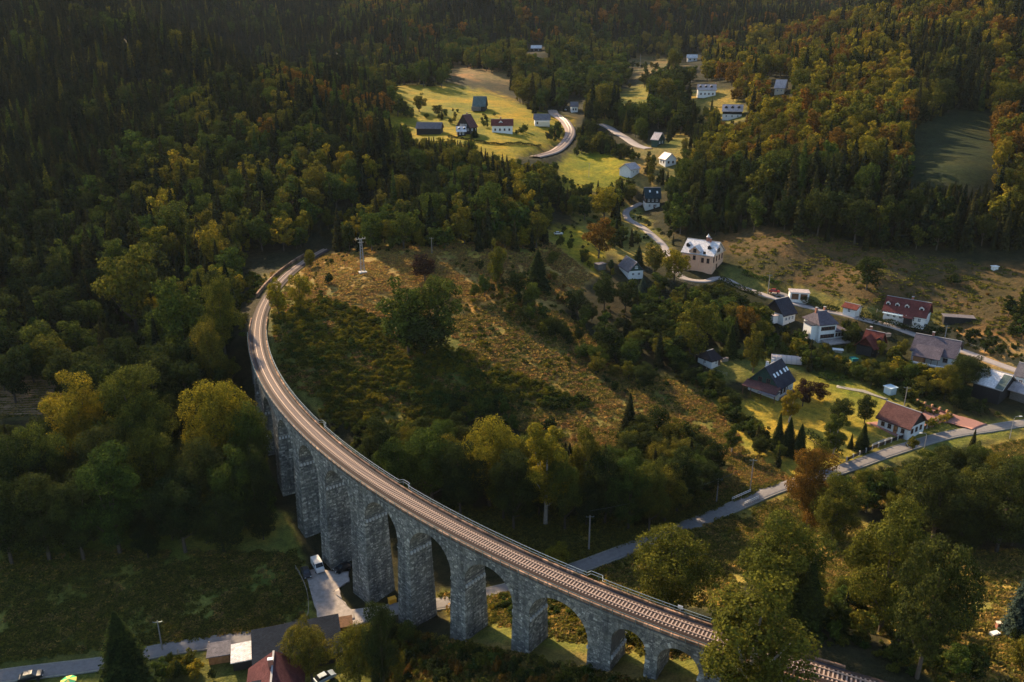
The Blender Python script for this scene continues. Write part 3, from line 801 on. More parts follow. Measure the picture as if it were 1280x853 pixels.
# railings: each a part with its posts and rails, with small refuges bulging outwards
REF = [214.8, 223.6, 235.0]
def rail_r(th, sg):
    r = 2.92
    for c_ in REF:
        d = abs(th - c_) * DEG
        if sg < 0 and d < 1.5: r = 2.92 + .8 * float(smooth((1.5 - d) / .35))
    return VR + sg * r
for sg in (-1, 1):
    par = empty('railing', BASE); par.parent = via; par.matrix_parent_inverse = Matrix.Translation(-BASE)
    par.location = BASE
    t0, t1 = (196.5, 241.2)
    npst = int((t1 - t0) * DEG / 2.0)
    hgt_ = 1.1 if sg < 0 else .95
    pm = MB().box((0, 0, hgt_ / 2 - .2), (.09, .09, hgt_ + .4)).mesh('railing_post', M_IRON)
    for k in range(npst + 1):
        th = t0 + (t1 - t0) * k / npst; x, y = ring(th, rail_r(th, sg))
        o = link('post', pm, par); o.location = Vector((x, y, 28.5)) - BASE; o.rotation_euler = (0, 0, math.radians(th))
    ths = np.arange(t0, t1, .06 if sg < 0 else .15)
    for z, r_ in ((28.5 + hgt_, .05), (28.5 + hgt_ * .5, .04)):
        path = [(*ring(th, rail_r(th, sg)), z) for th in ths]
        MB().tube(path, r_, 5).build('handrail', M_IRON2 if sg < 0 else M_IRON, par, world=True).matrix_parent_inverse = Matrix.Translation(-BASE)
# the line itself
trk = empty('railway_track', BASE, label='single railway track of concrete sleepers curving along the top of the viaduct', cat='railway track')
prof = [(-2.45, 28.40), (-1.9, 28.45), (-1.35, 28.72), (1.35, 28.72), (1.9, 28.45), (2.45, 28.40)]
T0, T1 = 168.0, 258.0
arcstrip(T0, T1, prof, .25, closed=False).build('ballast_bed', M_BALLAST, trk, world=True)
for sg in (1, -1):
    arcstrip(192.5, 244.5, [(sg * 1.95, 28.455), (sg * 2.44, 28.455)], .25, closed=False).build('walkway', M_DARK, trk, world=True)
    c0 = sg * .7525
    arcstrip(T0, T1, [(c0 - .07, 28.78), (c0 + .07, 28.78), (c0 + .05, 28.94), (c0 - .05, 28.94)], .12).build('rail', M_RAIL, trk, world=True)
sm = MB(); sm.hexa([(-1.3, -.14, 0), (1.3, -.14, 0), (1.3, .14, 0), (-1.3, .14, 0), (-1.28, -.11, .13), (1.28, -.11, .13), (1.28, .11, .13), (-1.28, .11, .13)])
smesh = sm.mesh('sleeper', M_SLEEP)
th = 251.0; k = 0; st = .61 / DEG; rest = MB()
while th > T0:
    x, y = ring(th, VR); rz = math.radians(th) + rnd.uniform(-.01, .01)
    if k < 295:
        o = link('sleeper', smesh, trk); o.location = Vector((x, y, 28.66)) - BASE; o.rotation_euler = (0, 0, rz)
    else: rest.box((x, y, 28.72), (2.6, .25, .13), 0, rz)
    th -= st; k += 1
rest.build('far_sleepers', M_SLEEP, trk, world=True, kind='stuff')
# low stone wall on the left of the line beyond the viaduct
b = MB()
for th in np.arange(171, 186, .5):
    P = [P3(th + d, VR + r, 0) for d, r in ((.01, 4.3), (.01, 4.9), (.49, 4.9), (.49, 4.3))]
    zz = 29.4 + rnd.uniform(-.05, .05)
    b.hexa([(p[0], p[1], z) for z in (27.2, zz) for p in P[::-1]])
b.build('retaining_wall', M_COPING, label='low pale stone wall beside the track where it leaves the viaduct for the woods', cat='wall')
# small white sign on the far railing
s = MB(); x, y = ring(238.6, VR - 3.2); s.box((x, y, 29.5), (.05, .8, .6), 0, math.radians(238.6)); s.box((x, y, 29.0), (.05, .06, .7), 0, math.radians(238.6))
s.build('track_sign', plain('sign_white', (.7, .7, .68), .6, .05), label='small white square sign fixed on the far railing near the birch', cat='sign')

# second stretch of railway up the valley
M_RAIL2 = M_RAIL
t2 = empty('railway_track', RAIL2[0], label='distant stretch of curving railway beside the yellow meadow up the valley', cat='railway track')
ribbon(RAIL2, 3.6, 'ballast_bed', plain('pale_ballast', (.36, .27, .22), .95, .2, 1), .3, .5, kind=None, parent=None)
bb = [o for o in col.objects if o.name.startswith('ballast_bed')][-1]
bb.parent = t2; bb.matrix_parent_inverse = Matrix.Translation(-Vector(RAIL2[0])); 
for k_ in ('kind',):
    if k_ in bb: del bb[k_]
for o_ in (-1.0, 1.0):
    q = offset(RAIL2, o_); q[:, 2] += .95
    MB().tube(q, .14, 4).build('rail', plain('dark_rail', (.08, .07, .07), .4, .1, metal=.6), t2, world=True)

# ------------------------------------------------------------------ houses
def wallmat(name, c, **k): return plain(name, c, .85, .10, 1.2, bump=.15, **k)
M_WHITE = wallmat('whitewash', (.72, .72, .69)); M_CREAM = wallmat('cream_render', (.62, .55, .42)); M_PINK = wallmat('pink_render', (.72, .43, .28)); M_LITPINK = wallmat('lit_pink_render', (.74, .60, .52))  # the paler pink is the manor render with light painted in, for its gables
M_BLUEW = wallmat('pale_blue_render', (.50, .62, .66))
M_GLASS, g = mat('window_glass', .12, 0, .6); g.b.inputs['Base Color'].default_value = (.02, .025, .03, 1)
def boards(name, c, scale=4.0, axis='X'):
    m, g = mat(name, .85, 0, .2)
    co = g.n('ShaderNodeTexCoord').outputs['Object']; wv = g.n('ShaderNodeTexWave', wave_type='BANDS', bands_direction=axis); wv.inputs['Scale'].default_value = scale; wv.inputs['Distortion'].default_value = .4
    g.l(co, wv.inputs['Vector']); f = g.noise(2, 4, .6, co)
    a = g.ramp(f, [(.3, tuple(x * .7 for x in c)), (.7, tuple(x * 1.3 for x in c))]); a = g.mix(g.math('MULTIPLY', wv.outputs['Fac'], .35), a, tuple(x * .4 for x in c))
    g.l(a, g.b.inputs['Base Color']); g.bump(wv.outputs['Fac'], .4, .05); return m
M_BLACKWOOD = boards('black_boards', (.03, .028, .027)); M_BROWNWOOD = boards('brown_boards', (.16, .085, .045)); M_ORANGEWOOD = boards('orange_boards', (.42, .20, .08)); M_GREENWOOD = boards('green_boards', (.035, .07, .055)); M_GREYWOOD = boards('grey_boards', (.16, .14, .12))
M_PALEWOOD = boards('pale_planks', (.42, .36, .28))
def roofmat(name, c, rough=.75, metal=0, seam=2.2):
    m, g = mat(name, rough, metal, .3)
    co = g.n('ShaderNodeTexCoord').outputs['Object']; f = g.noise(1.6, 5, .7, co); f2 = g.noise(.35, 3, .6, co); br = g.n('ShaderNodeTexBrick'); br.inputs['Scale'].default_value = seam
    br.inputs['Mortar Size'].default_value = .03; br.inputs['Color1'].default_value = (.85, .85, .85, 1); br.inputs['Color2'].default_value = (1.15, 1.15, 1.15, 1); br.inputs['Mortar'].default_value = (.55, .55, .55, 1)
    g.l(co, br.inputs['Vector'])
    a = g.ramp(f, [(.3, tuple(x * .75 for x in c)), (.7, tuple(min(1, x * 1.25) for x in c))]); a = g.mix(1.0, a, br.outputs['Color'], 'MULTIPLY'); a = g.mix(1.0, a, g.ramp(f2, [(.3, (.75, .75, .78)), (.7, (1.15, 1.12, 1.1))]), 'MULTIPLY')
    g.l(a, g.b.inputs['Base Color']); g.b.inputs['Specular IOR Level'].default_value = .04; g.bump(br.outputs['Fac'], .3, .05); return m
RF = {'maroon': roofmat('maroon_tiles', (.15, .05, .045)), 'red': roofmat('red_tiles', (.16, .05, .04), .85), 'brown': roofmat('brown_tiles', (.13, .065, .06)), 'slate': roofmat('slate', (.055, .055, .068), .8), 'grey': roofmat('grey_tiles', (.17, .16, .17)),
      'pale': roofmat('pale_metal_roof', (.50, .44, .43), .5, .1, 1.2), 'white': roofmat('white_metal_roof', (.72, .70, .68), .5, .1, 1.0), 'green': roofmat('green_grey_roof', (.11, .15, .14)), 'navy': roofmat('navy_metal_roof', (.022, .03, .042), .85, 0, 1.0), 'teal': roofmat('dark_teal_roof', (.03, .055, .065)), 'rust': roofmat('mossy_red_tiles', (.115, .05, .052), .9), 'dark': roofmat('dark_tiles', (.05, .042, .045)), 'lilac': roofmat('lilac_grey_tiles', (.12, .105, .125))}
M_BRICK = plain('chimney_brick', (.36, .15, .10), .9, .25, 5); M_METAL = plain('galvanised', (.36, .36, .36), .75, .1, 5, metal=.6)
M_FRW = plain('white_paint', (.75, .75, .73), .5, .06, 4, bump=0); M_FRD = plain('brown_paint', (.10, .05, .03), .6, .1, 4, bump=0)
WCACHE = {}
def window_mesh(w_, h_, m):
    k = (round(w_, 2), round(h_, 2), m.name)
    if k not in WCACHE:
        b = MB(); t = .12
        b.box((0, -.04, h_ / 2 + .0), (t, .1, h_)) ; b.box((0, -.04, h_ / 2), (w_, .1, t * .7))
        for s in (-1, 1):
            b.box((s * (w_ / 2), -.05, h_ / 2), (t, .14, h_ + t)); b.box((0, -.05, h_ / 2 + s * h_ / 2), (w_ - t, .14, t))
        b.box((0, -.1, -.1), (w_ + .3, .22, .07))
        WCACHE[k] = (b.mesh('window', m), MB().box((0, -.02, h_ / 2), (w_ - t, .05, h_ - t)).mesh('pane', M_GLASS))
    return WCACHE[k]
def add_window(root, x, y, z, ang, w_=1.0, h_=1.3, fm=None):
    a, p = window_mesh(w_, h_, fm or M_FRW)
    f = link('window', a, root, (x, y, z), ang); link('pane', p, f)
def gable_roof(L, W, he, hr, ov=.5, th=.28, hip=0.0, lean=0.0):
    """slopes either side of a ridge along x; ov overhang"""
    b = MB(); s = (hr - he) / (W / 2); y1 = W / 2 + ov; ze = he - s * ov; x1 = L / 2 + ov * .8; xr = x1 - hip
    for sg in (-1, 1):
        lo = [(-x1, sg * y1, ze), (x1, sg * y1, ze), (xr, 0, hr), (-xr, 0, hr)]
        up = [(x, y, z + th) for x, y, z in lo]
        p = lo + up if sg < 0 else lo[::-1] + up[::-1]
        b.hexa(p)
    if hip:
        for sg in (-1, 1):
            lo = [(sg * x1, -y1, ze), (sg * x1, y1, ze), (sg * xr, 0, hr)]
            up = [(x, y, z + th * .97) for x, y, z in lo]
            b.add(lo + up, [(0,2,1),(3,4,5),(0,1,4,3),(1,2,5,4),(2,0,3,5)] if sg > 0 else [(0,1,2),(3,5,4),(0,3,4,1),(1,4,5,2),(2,5,3,0)])
    return b
def house(name, A, B, W, he, hr, wall, roof, label, cat='house', gable=None, wins='', wz=1.0, wsz=(1.0, 1.3), fm=None, chim=(), dorm=(), hip=0.0, group=None,
          upper=None, door=None, ridge=None, sky_l=(), found=1.5, front_off=0.0, extras=None, zadd=0.0, Lmin=None):
    """A, B: photo pixels of the two ridge ends (left, right); placed so that the ridge stands hr above the ground there"""
    mx, my = (A[0] + B[0]) / 2, (A[1] + B[1]) / 2; yb = my + 6
    for _ in range(14):
        P = gp(mx, yb); yb += .8 * (my - prj(P[0], P[1], P[2] + hr)[1])
    wd = P[1] * cp + (CZ - P[2]) * sp; zg = float(P[2]); c = P
    if my > 180:
        a_, b_ = at(*A, zg + hr), at(*B, zg + hr); L = float(np.hypot(b_[0] - a_[0], b_[1] - a_[1])); rz = math.atan2(b_[1] - a_[1], b_[0] - a_[0])
        L = min(L, (B[0] - A[0]) * wd / FPX / max(.35, math.cos(rz)) * 1.1)
    else:
        rz = {'timber_house': 1.0, 'green_gable_house': -.75, 'tent_roof_house': -.5}.get(name, -.1 - .12 * (B[1] - A[1])); L = (B[0] - A[0]) * wd / FPX / math.cos(rz)
    return house_at(name, (c[0], c[1], zg), L, W, he, hr, rz, wall, roof, label, cat, gable, wins, wz, wsz, fm, chim, dorm, hip, group, upper, door, sky_l, found, extras)
HOUSES = []
def house_at(name, c, L, W, he, hr, rz, wall, roof, label, cat='house', gable=None, wins='', wz=1.0, wsz=(1.0, 1.3), fm=None, chim=(), dorm=(), hip=0.0, group=None, upper=None, door=None, sky_l=(), found=1.5, extras=None):
    r = empty(name, c, rz, label=label, cat=cat, group=group); HOUSES.append((c, L, W, hr, rz))
    Lw = L - .6 if not hip else L - .4
    b = MB(); x, y = Lw / 2, W / 2; hu = upper[0] if upper else he
    # walls up to the eaves (lower storey), closed box
    b.hexa([(-x, -y, -found), (x, -y, -found), (x, y, -found), (-x, y, -found), (-x, -y, hu), (x, -y, hu), (x, y, hu), (-x, y, hu)])
    if not gable and not upper and not hip:
        for sg in (-1, 1):
            p = [(sg * x, -y, he), (sg * x, y, he), (sg * x, 0, hr - .02)]; q = [(sg * (x - .3), *t[1:]) for t in p]
            b.add(p + q, [(0,1,2),(5,4,3),(0,3,4,1),(1,4,5,2),(2,5,3,0)] if sg > 0 else [(2,1,0),(3,4,5),(1,4,3,0),(2,5,4,1),(0,3,5,2)])
    b.build('wall', wall, r)
    if upper:
        b = MB(); e = .06
        b.hexa([(-x - e, -y - e, hu), (x + e, -y - e, hu), (x + e, y + e, hu), (-x - e, y + e, hu), (-x - e, -y - e, he), (x + e, -y - e, he), (x + e, y + e, he), (-x - e, y + e, he)])
        b.build('upper_storey', upper[1], r)
    if (gable or upper) and not hip:
        gm = gable or upper[1]
        for sg in (-1, 1):
            e = x + .08; p = [(sg * e, -y - .05, he), (sg * e, y + .05, he), (sg * e, 0, hr - .02)]; q = [(sg * (e - .3), *t[1:]) for t in p]
            MB().add(p + q, [(0,1,2),(5,4,3),(0,3,4,1),(1,4,5,2),(2,5,3,0)] if sg > 0 else [(2,1,0),(3,4,5),(1,4,3,0),(2,5,4,1),(0,3,5,2)]).build('gable', gm, r)
    rf = gable_roof(L, W, he, hr, hip=hip).build('roof', roof, r)
    MB().box((0, 0, hr + .27), (L + .8 - 2 * hip, .35, .14)).build('ridge_cap', M_GREYCAP, rf)
    s = (hr - he) / (W / 2)
    for cx_, cy_ in chim:
        zt = hr - abs(cy_) * s
        o = MB(); o.box((cx_, cy_, zt + .5), (.7, .7, 2.6)); o.box((cx_, cy_, zt + 1.85), (.85, .85, .15), 1); o.build('chimney', [M_BRICK if roof is not RF['slate'] else M_FRW, M_METAL], rf)
    for d in dorm:            # (x, width, height above the eaves, wall material)
        dx, dw, dh, dm = d; yo = -(W / 2) * .62; zb = he + (W / 2 + yo) * s
        o = MB(); yb = yo + (dh + .3) / s * 1.02
        o.hexa([(dx - dw / 2, yo, zb - .1), (dx + dw / 2, yo, zb - .1), (dx + dw / 2, yb, zb - .1), (dx - dw / 2, yb, zb - .1), (dx - dw / 2, yo, zb + dh), (dx + dw / 2, yo, zb + dh), (dx + dw / 2, yb, zb + dh), (dx - dw / 2, yb, zb + dh)], 0)
        pk = zb + dh + dw * .42; e = .22
        for sg in (-1, 1):
            lo = [(dx + sg * (dw / 2 + e), yo - e, zb + dh - .12), (dx, yo - e, pk), (dx, yb + 1.2, pk), (dx + sg * (dw / 2 + e), yb, zb + dh - .12)]
            up = [(X, Y, Z + .15) for X, Y, Z in lo]; p = lo + up
            o.hexa(p[3::-1] + p[7:3:-1] if sg > 0 else p, 1)
        o.add([(dx - dw / 2, yo, zb + dh), (dx + dw / 2, yo, zb + dh), (dx, yo, pk)], [(0, 1, 2)], 0)
        o.box((dx, yo - .04, zb + dh * .52), (dw * .62, .08, dh * .72), 2)
        o.build('dormer', [dm, roof, M_GLASS], rf)
    for px_, fy in sky_l:
        yo = -(W / 2) * fy; z0 = he + (W / 2 + yo) * s + .33
        o = MB(); hw, hl = .45, .65; cs = 1 / math.hypot(1, s)
        p = [(px_ - hw, yo - hl * cs, z0 - hl * cs * s), (px_ + hw, yo - hl * cs, z0 - hl * cs * s), (px_ + hw, yo + hl * cs, z0 + hl * cs * s), (px_ - hw, yo + hl * cs, z0 + hl * cs * s)]
        o.hexa([(a, b_, c_ - .1) for a, b_, c_ in p] + [(a, b_, c_ + .05) for a, b_, c_ in p]); o.build('skylight', M_SKYL, rf)
    # windows: string like 'F4 R2 L2 B3 f3' (lower-case: second row)
    for tok in wins.split():
        sd_, n = tok[0], int(tok[1:]); z = wz if sd_.isupper() else wz + 2.9; sdu = sd_.upper(); span = Lw if sdu in 'FB' else W
        for k in range(n):
            u = (k + .5) / n * (span - 1.2) - (span - 1.2) / 2; eo = .06 if (upper and not sd_.isupper()) else 0
            if sdu in 'LR' and not sd_.isupper(): u *= .6
            if sdu == 'F': add_window(r, u, -y - eo, z, 0, *wsz, fm)
            if sdu == 'B': add_window(r, u, y + eo, z, math.pi, *wsz, fm)
            if sdu == 'R': add_window(r, x + (.08 if (gable and z > he - 1) else 0) + eo, u, z, math.pi / 2, *wsz, fm)
            if sdu == 'L': add_window(r, -x - (.08 if (gable and z > he - 1) else 0) - eo, u, z, -math.pi / 2, *wsz, fm)
    if door is not None:
        MB().box((door, -y - .04, 1.0), (1.0, .12, 2.1)).build('door', M_FRD, r)
    if extras: extras(r, L, W, he, hr)
    return r
M_GREYCAP = plain('ridge_zinc', (.30, .29, .29), .7, .1, 5); M_SKYL = plain('skylight_glass', (.75, .78, .80), .15, .05, 5, bump=0)
def bx(r, name, c, d, m, **k): return MB().box(c, d).build(name, m, r, **k)

def ex_dormerhouse(r, L, W, he, hr):
    b = MB(); b.hexa([(-L/2+.2,-W/2-1.2,he-1.0),(L*.05,-W/2-1.2,he-1.0),(L*.05,-W/2,he-.9),(-L/2+.2,-W/2,he-.9),(-L/2+.2,-W/2-1.2,he-.85),(L*.05,-W/2-1.2,he-.85),(L*.05,-W/2,he-.3),(-L/2+.2,-W/2,he-.3)]); b.build('balcony', M_BLUEW, r)
    for k in range(7): bx(r, 'baluster', (-L/2+.5+k*1.3, -W/2-1.15, he-.5), (.12,.08,.7), M_FRW)
    bx(r, 'porch', (L*.12, -W/2-.9, .9), (2.6, 1.8, 2.2), M_BLACKWOOD); b = MB(); b.hexa([(L*.12-1.8,-W/2-2.1,2.1),(L*.12+1.8,-W/2-2.1,2.1),(L*.12+1.8,-W/2+.6,3.3),(L*.12-1.8,-W/2+.6,3.3),(L*.12-1.8,-W/2-2.1,2.3),(L*.12+1.8,-W/2-2.1,2.3),(L*.12+1.8,-W/2+.6,3.5),(L*.12-1.8,-W/2+.6,3.5)]); b.build('porch_roof', RF['maroon'], r)
house('dormer_house', (1106,370.5), (1159,379.5), 8.5, 3.2, 7.4, M_WHITE, RF['maroon'], 'long white house with a maroon roof and four small white dormers', wins='F6 R3', wz=1.0, chim=[(1,.6)], gable=M_BLACKWOOD,
      dorm=[(-6.3,1.5,1.0,M_FRW),(-3.1,1.5,1.0,M_FRW),(0.2,1.5,1.0,M_FRW),(5.2,1.6,1.0,M_FRW)], extras=ex_dormerhouse)
def ex_villa(r, L, W, he, hr):
    bx(r, 'wing', (L/2+1.6, -1.5, 1.4), (4.2, 6, 3.2), M_WHITE); bx(r, 'terrace_roof', (L/2+1.8, -2.2, 3.15), (4.9, 7.2, .25), RF['lilac'])
    for k in range(3): add_window(r, L/2+.3+k*1.3, -4.5, 1.0, 0, .9, 1.2, M_FRD)
    bx(r, 'bay', (-L/2-1.0, -1.0, 2.6), (2.4, 4.5, 5.6), M_WHITE)
    bx(r, 'bay_roof', (-L/2-1.0, -1.0, 5.5), (2.9, 5.0, .25), RF['slate'])
    bx(r, 'terrace', (2, -W/2-2.5, .1), (9, 5, .5), M_GRAVEL)
house('villa', (1012,390.5), (1034,388.5), 9.5, 6.0, 9.3, M_WHITE, RF['lilac'], 'white two-storey villa with a grey hipped roof and low side wing in the hamlet', wins='F4 f4 L2 l2 R1 r2', wz=.9, wsz=(1.25,1.2), fm=M_FRD, chim=[(1.5,.5),(-2,.4)], hip=2.2, extras=ex_villa)
house('cottage', (1080,412.5), (1101,417), 8, 2.9, 7.2, M_BLACKWOOD, RF['red'], 'black timber cottage with a rusty red roof and little dormer in the gardens', gable=M_BLACKWOOD, wins='F2 L2 l2 R2', wz=.8, wsz=(1.0,1.2), dorm=[(2.4,1.7,.9,M_BLACKWOOD)], chim=[(-1.8,.5)],
      extras=lambda r, L, W, he, hr: (gable_roof(4.5, 6, 2.9, 6.2).build('cross_roof', RF['red'], r, rz=math.pi/2, loc=(-L/2+1.8, -3.4, 0)), bx(r, 'front_wing', (-L/2+1.8, -4.2, 1.3), (5.2, 3, 3.2), M_BLACKWOOD)))
def ex_long(r, L, W, he, hr):
    bx(r, 'timber_room', (-L*.28, -W/2-1.4, 1.1), (3.2, 2.6, 2.6), M_ORANGEWOOD)
    b = MB(); x0, x1 = -L*.42, L*.2; b.hexa([(x0,-W/2-3.2,2.0),(x1,-W/2-3.2,2.0),(x1,-W/2+2,4.7),(x0,-W/2+2,4.7),(x0,-W/2-3.2,2.25),(x1,-W/2-3.2,2.25),(x1,-W/2+2,4.95),(x0,-W/2+2,4.95)]); b.build('porch_roof', RF['lilac'], r)
    for k in range(3): bx(r, 'post', (-L*.12+k*1.9, -W/2-3.0, 1), (.16,.16,2.2), M_BROWNWOOD)
    bx(r, 'terrace', (0, -W/2-3.2, -.1), (L*.8, 1.2, .4), M_WHITE)
house('long_house', (1141.5,417.5), (1196,427.5), 11, 3.0, 7.2, M_WHITE, RF['lilac'], 'broad white bungalow with a lilac-grey roof sweeping low over an orange timber porch', wins='F3 R3', wz=.9, wsz=(1.3,1.3), fm=M_FRD, chim=[(-1.8,.3)], extras=ex_long, gable=M_WHITE)
house('barn', (1222,459.5), (1258.5,469.5), 11, 4.2, 7.6, M_BLACKWOOD, RF['white'], 'dark barn with a bright white metal roof above the hedge', cat='barn', extras=lambda r, L, W, he, hr: (lambda s: MB().hexa([(L*.28,-W/2-.45,4.2),(L/2+.35,-W/2-.45,4.2),(L/2+.35,-.8,7.5),(L*.28,-.8,7.5),(L*.28,-W/2-.45,4.32),(L/2+.35,-W/2-.45,4.32),(L/2+.35,-.8,7.62),(L*.28,-.8,7.62)]).build('roof_patch', RF['green'], r))(0))
house('small_house', (1270,454), (1296,460), 7, 3.5, 6.5, M_BLUEW, RF['grey'], 'pale blue-walled house with a grey roof beyond the barn', wins='F2 L1', wz=1)
house('lean_to', (1265,478), (1290,485), 6, 2.6, 4.2, M_GREYWOOD, RF['pale'], 'low shed with a striped pale metal roof beside the barn', cat='shed')
def ex_cottage(r, L, W, he, hr):
    b = MB(); b.hexa([(-L/2-3.4,-W/2-.6,2.2),(-L/2+.2,-W/2-.6,3.4),(-L/2+.2,W/2+.4,3.4),(-L/2-3.4,W/2+.4,2.2),(-L/2-3.4,-W/2-.6,2.4),(-L/2+.2,-W/2-.6,3.65),(-L/2+.2,W/2+.4,3.65),(-L/2-3.4,W/2+.4,2.4)]); b.build('porch_roof', RF['brown'], r)
    b = MB(); b.hexa([(-L/2-4.6,-W/2-.9,1.9),(-L/2-.6,-W/2-.9,2.3),(-L/2-.6,-.4,2.3),(-L/2-4.6,-.4,1.9),(-L/2-4.6,-W/2-.9,2.05),(-L/2-.6,-W/2-.9,2.45),(-L/2-.6,-.4,2.45),(-L/2-4.6,-.4,2.05)]); b.build('awning', RF['grey'], r)
    for yy in (-W/2-.4, -1, 2.5, W/2): bx(r, 'post', (-L/2-3.2, yy, .8), (.2,.2,3), M_BROWNWOOD)
    bx(r, 'green_boards', (L*.27, -W/2-.06, 1.3), (L*.36, .1, 2.9), M_BLUEW)
    bx(r, 'terrace', (0, -W/2-2.2, -.2), (L*.9, 3.6, .5), M_GREYWOOD)
house('big_cottage', (950,461), (975.5,447), 10.5, 3.2, 9.0, M_WHITE, RF['slate'], 'large white cottage with a steep slate roof, green boarded gable and a row of skylights', gable=M_GREENWOOD, wins='F4 l2 L1', wz=.9, wsz=(1.2,1.5), fm=M_FRD,
      chim=[(1.6,1.0),(-2.5,.8)], sky_l=[(-3.6,.50),(-1.6,.50),(.6,.50),(3.2,.50),(4.9,.50)], extras=ex_cottage)
house('small_hut', (879.5,440.5), (892.5,436.5), 6, 2.5, 4.8, M_WHITE, RF['dark'], 'tiny white hut with a dark hipped roof below the big trees', wins='F1 R1 L1', wz=.8, hip=1.2, door=1.6)
def ex_brown(r, L, W, he, hr):
    for k in range(3): add_window(r, L/2-.22, -2.5+k*2.4, .9, math.pi/2, .9, 1.2, M_FRD)
    bx(r, 'wooden_door', (.8, -W/2-.04, 1.1), (1.1, .12, 2.3), M_ORANGEWOOD)
house('bungalow', (1105,502.5), (1145.5,516.5), 9, 2.9, 6.6, M_WHITE, RF['brown'], 'white bungalow with a brown roof and black gable beside the red driveway', gable=M_BLACKWOOD, wins='F4', wz=.9, wsz=(.9,1.2), fm=M_FRD, extras=ex_brown)
def ex_pink(r, L, W, he, hr):
    # cross gables on the camera side and small belfry on the ridge
    s = (hr - he) / (W / 2)
    b = MB(); w_ = 4.2; yo = -W/2-.25
    b.hexa([(-1.2-w_/2,yo,0),(-1.2+w_/2,yo,0),(-1.2+w_/2,-W/2+2,0),(-1.2-w_/2,-W/2+2,0),(-1.2-w_/2,yo,he+1.2),(-1.2+w_/2,yo,he+1.2),(-1.2+w_/2,-W/2+3,he+1.2),(-1.2-w_/2,-W/2+3,he+1.2)])
    b.add([(-1.2-w_/2,yo,he+1.2),(-1.2+w_/2,yo,he+1.2),(-1.2,yo,he+3.1)], [(0,1,2)]); b.build('cross_gable', M_PINK, r)
    b = MB()
    for sg in (-1,1):
        lo = [(-1.2+sg*(w_/2+.4),yo-.3,he+.95),(-1.2,yo-.3,he+3.15),(-1.2,0,he+3.15),(-1.2+sg*(w_/2+.4),0,he+.95)]; up=[(X,Y,Z+.25) for X,Y,Z in lo]; p=lo+up
        b.hexa(p[3::-1]+p[7:3:-1] if sg>0 else p)
    b.build('cross_roof', RF['white'], r)
    add_window(r, -1.2, yo, he+.6, 0, 1.3, 1.5, M_FRD); add_window(r, -1.2, yo, he-2.6, 0, 1.1, 1.7, M_FRD)
    b = MB(); b.box((1.8,0,hr+.9),(1.1,1.1,1.8),0); b.tube([(1.8,0,hr+1.8),(1.8,0,hr+1.95),(1.8,0,hr+2.5),(1.8,0,hr+3.3)],[.95,.9,.4,.04],8,1); b.build('belfry', [M_BRICK, RF['white']], r)
    bx(r, 'string_course', (0,0,he-.35), (L-.3, W+.3, .3), M_CREAM)
    for k in range(4): add_window(r, L/2-.3, -W/2+1.7+k*(W-3.4)/3, he-3.1, math.pi/2, 1.0, 2.1, M_FRD)
    for k in range(2): add_window(r, L/2-.22, -.9+k*1.8, he+.6, math.pi/2, 1.1, 1.5, M_FRD)
    bx(r, 'side_door', (L/2-.25, -1.0, 1.0), (.15, 1.3, 2.2), M_FRD)
house('manor_house', (858,298.5), (897,303.5), 13, 6.6, 11.2, M_PINK, RF['white'], 'large pink manor house with white metal roofs and a little red belfry', gable=M_LITPINK, wins='F5 f2', wz=3.2, wsz=(1.1,1.9), fm=M_FRD, dorm=[(-5.5,1.6,1.3,M_BLACKWOOD),(4.2,1.6,1.3,M_BLACKWOOD)], chim=[(3.2,-.5)], extras=ex_pink)
def gable_front(name, A, B, W, he, hr, wall, roof, label, **k): return house(name, A, B, W, he, hr, wall, roof, label, **k)
gable_front('gable_cottage', (782,320.5), (795,328.5), 6.5, 2.6, 6.2, M_WHITE, RF['grey'], 'small cottage with a pale grey roof, dark green gable and white base near the lane', gable=M_GREENWOOD, wins='R2 r1', wz=.7, wsz=(1.1,1.0))
house('green_roof_house', (804.5,235), (823.5,235), 8, 5.8, 10.6, M_WHITE, RF['teal'], 'tall house with dark teal roof, black upper storey and white base by the bend', upper=(3.0, M_BLACKWOOD), wins='F2 f3', wz=.9, sky_l=[(-1.5,.4),(2.5,.5)], door=1)
house('farmhouse', (614.5,150), (641,149), 10, 4.6, 8.2, M_WHITE, RF['red'], 'white farmhouse with a red roof on the yellow meadow', wins='F4 R2 r2', wz=1.2, fm=M_FRD, chim=[(-1,.4)], dorm=[(-1,2.6,.6,M_FRW)])
house('timber_house', (579.5,141), (588,146), 11, 4.5, 12, M_BLACKWOOD, RF['brown'], 'tall dark timbered house with a steep brown roof above the white-roofed annex', gable=M_BLACKWOOD, wins='L4 l3 F2', wz=2.0, wsz=(1.3,1.2), chim=[(1,.5)], Lmin=8)
house('annex', (571,159.5), (582,157.5), 8, 2.6, 5.4, M_BLACKWOOD, RF['white'], 'low annex with a bright white roof below the dark timbered house', wins='F2', wz=.8, dorm=[(-1.5,1.5,.8,M_BLACKWOOD),(2,1.5,.8,M_BLACKWOOD)])
house('field_barn', (522,153.5), (553,153.5), 10, 3.6, 7, M_BLACKWOOD, RF['grey'], 'long dark barn with a plain grey roof at the foot of the yellow meadow', cat='barn')
house('hay_barn', (592.5,121), (608,121), 15, 3.2, 10, M_BLACKWOOD, RF['green'], 'big dark barn with a green-grey roof alone in the yellow meadow', cat='barn', gable=M_BLACKWOOD, extras=lambda r,L,W,he,hr: bx(r,'shed_door',(-2,-W/2-1.2,1.3),(7,2.4,3),M_GREYWOOD))
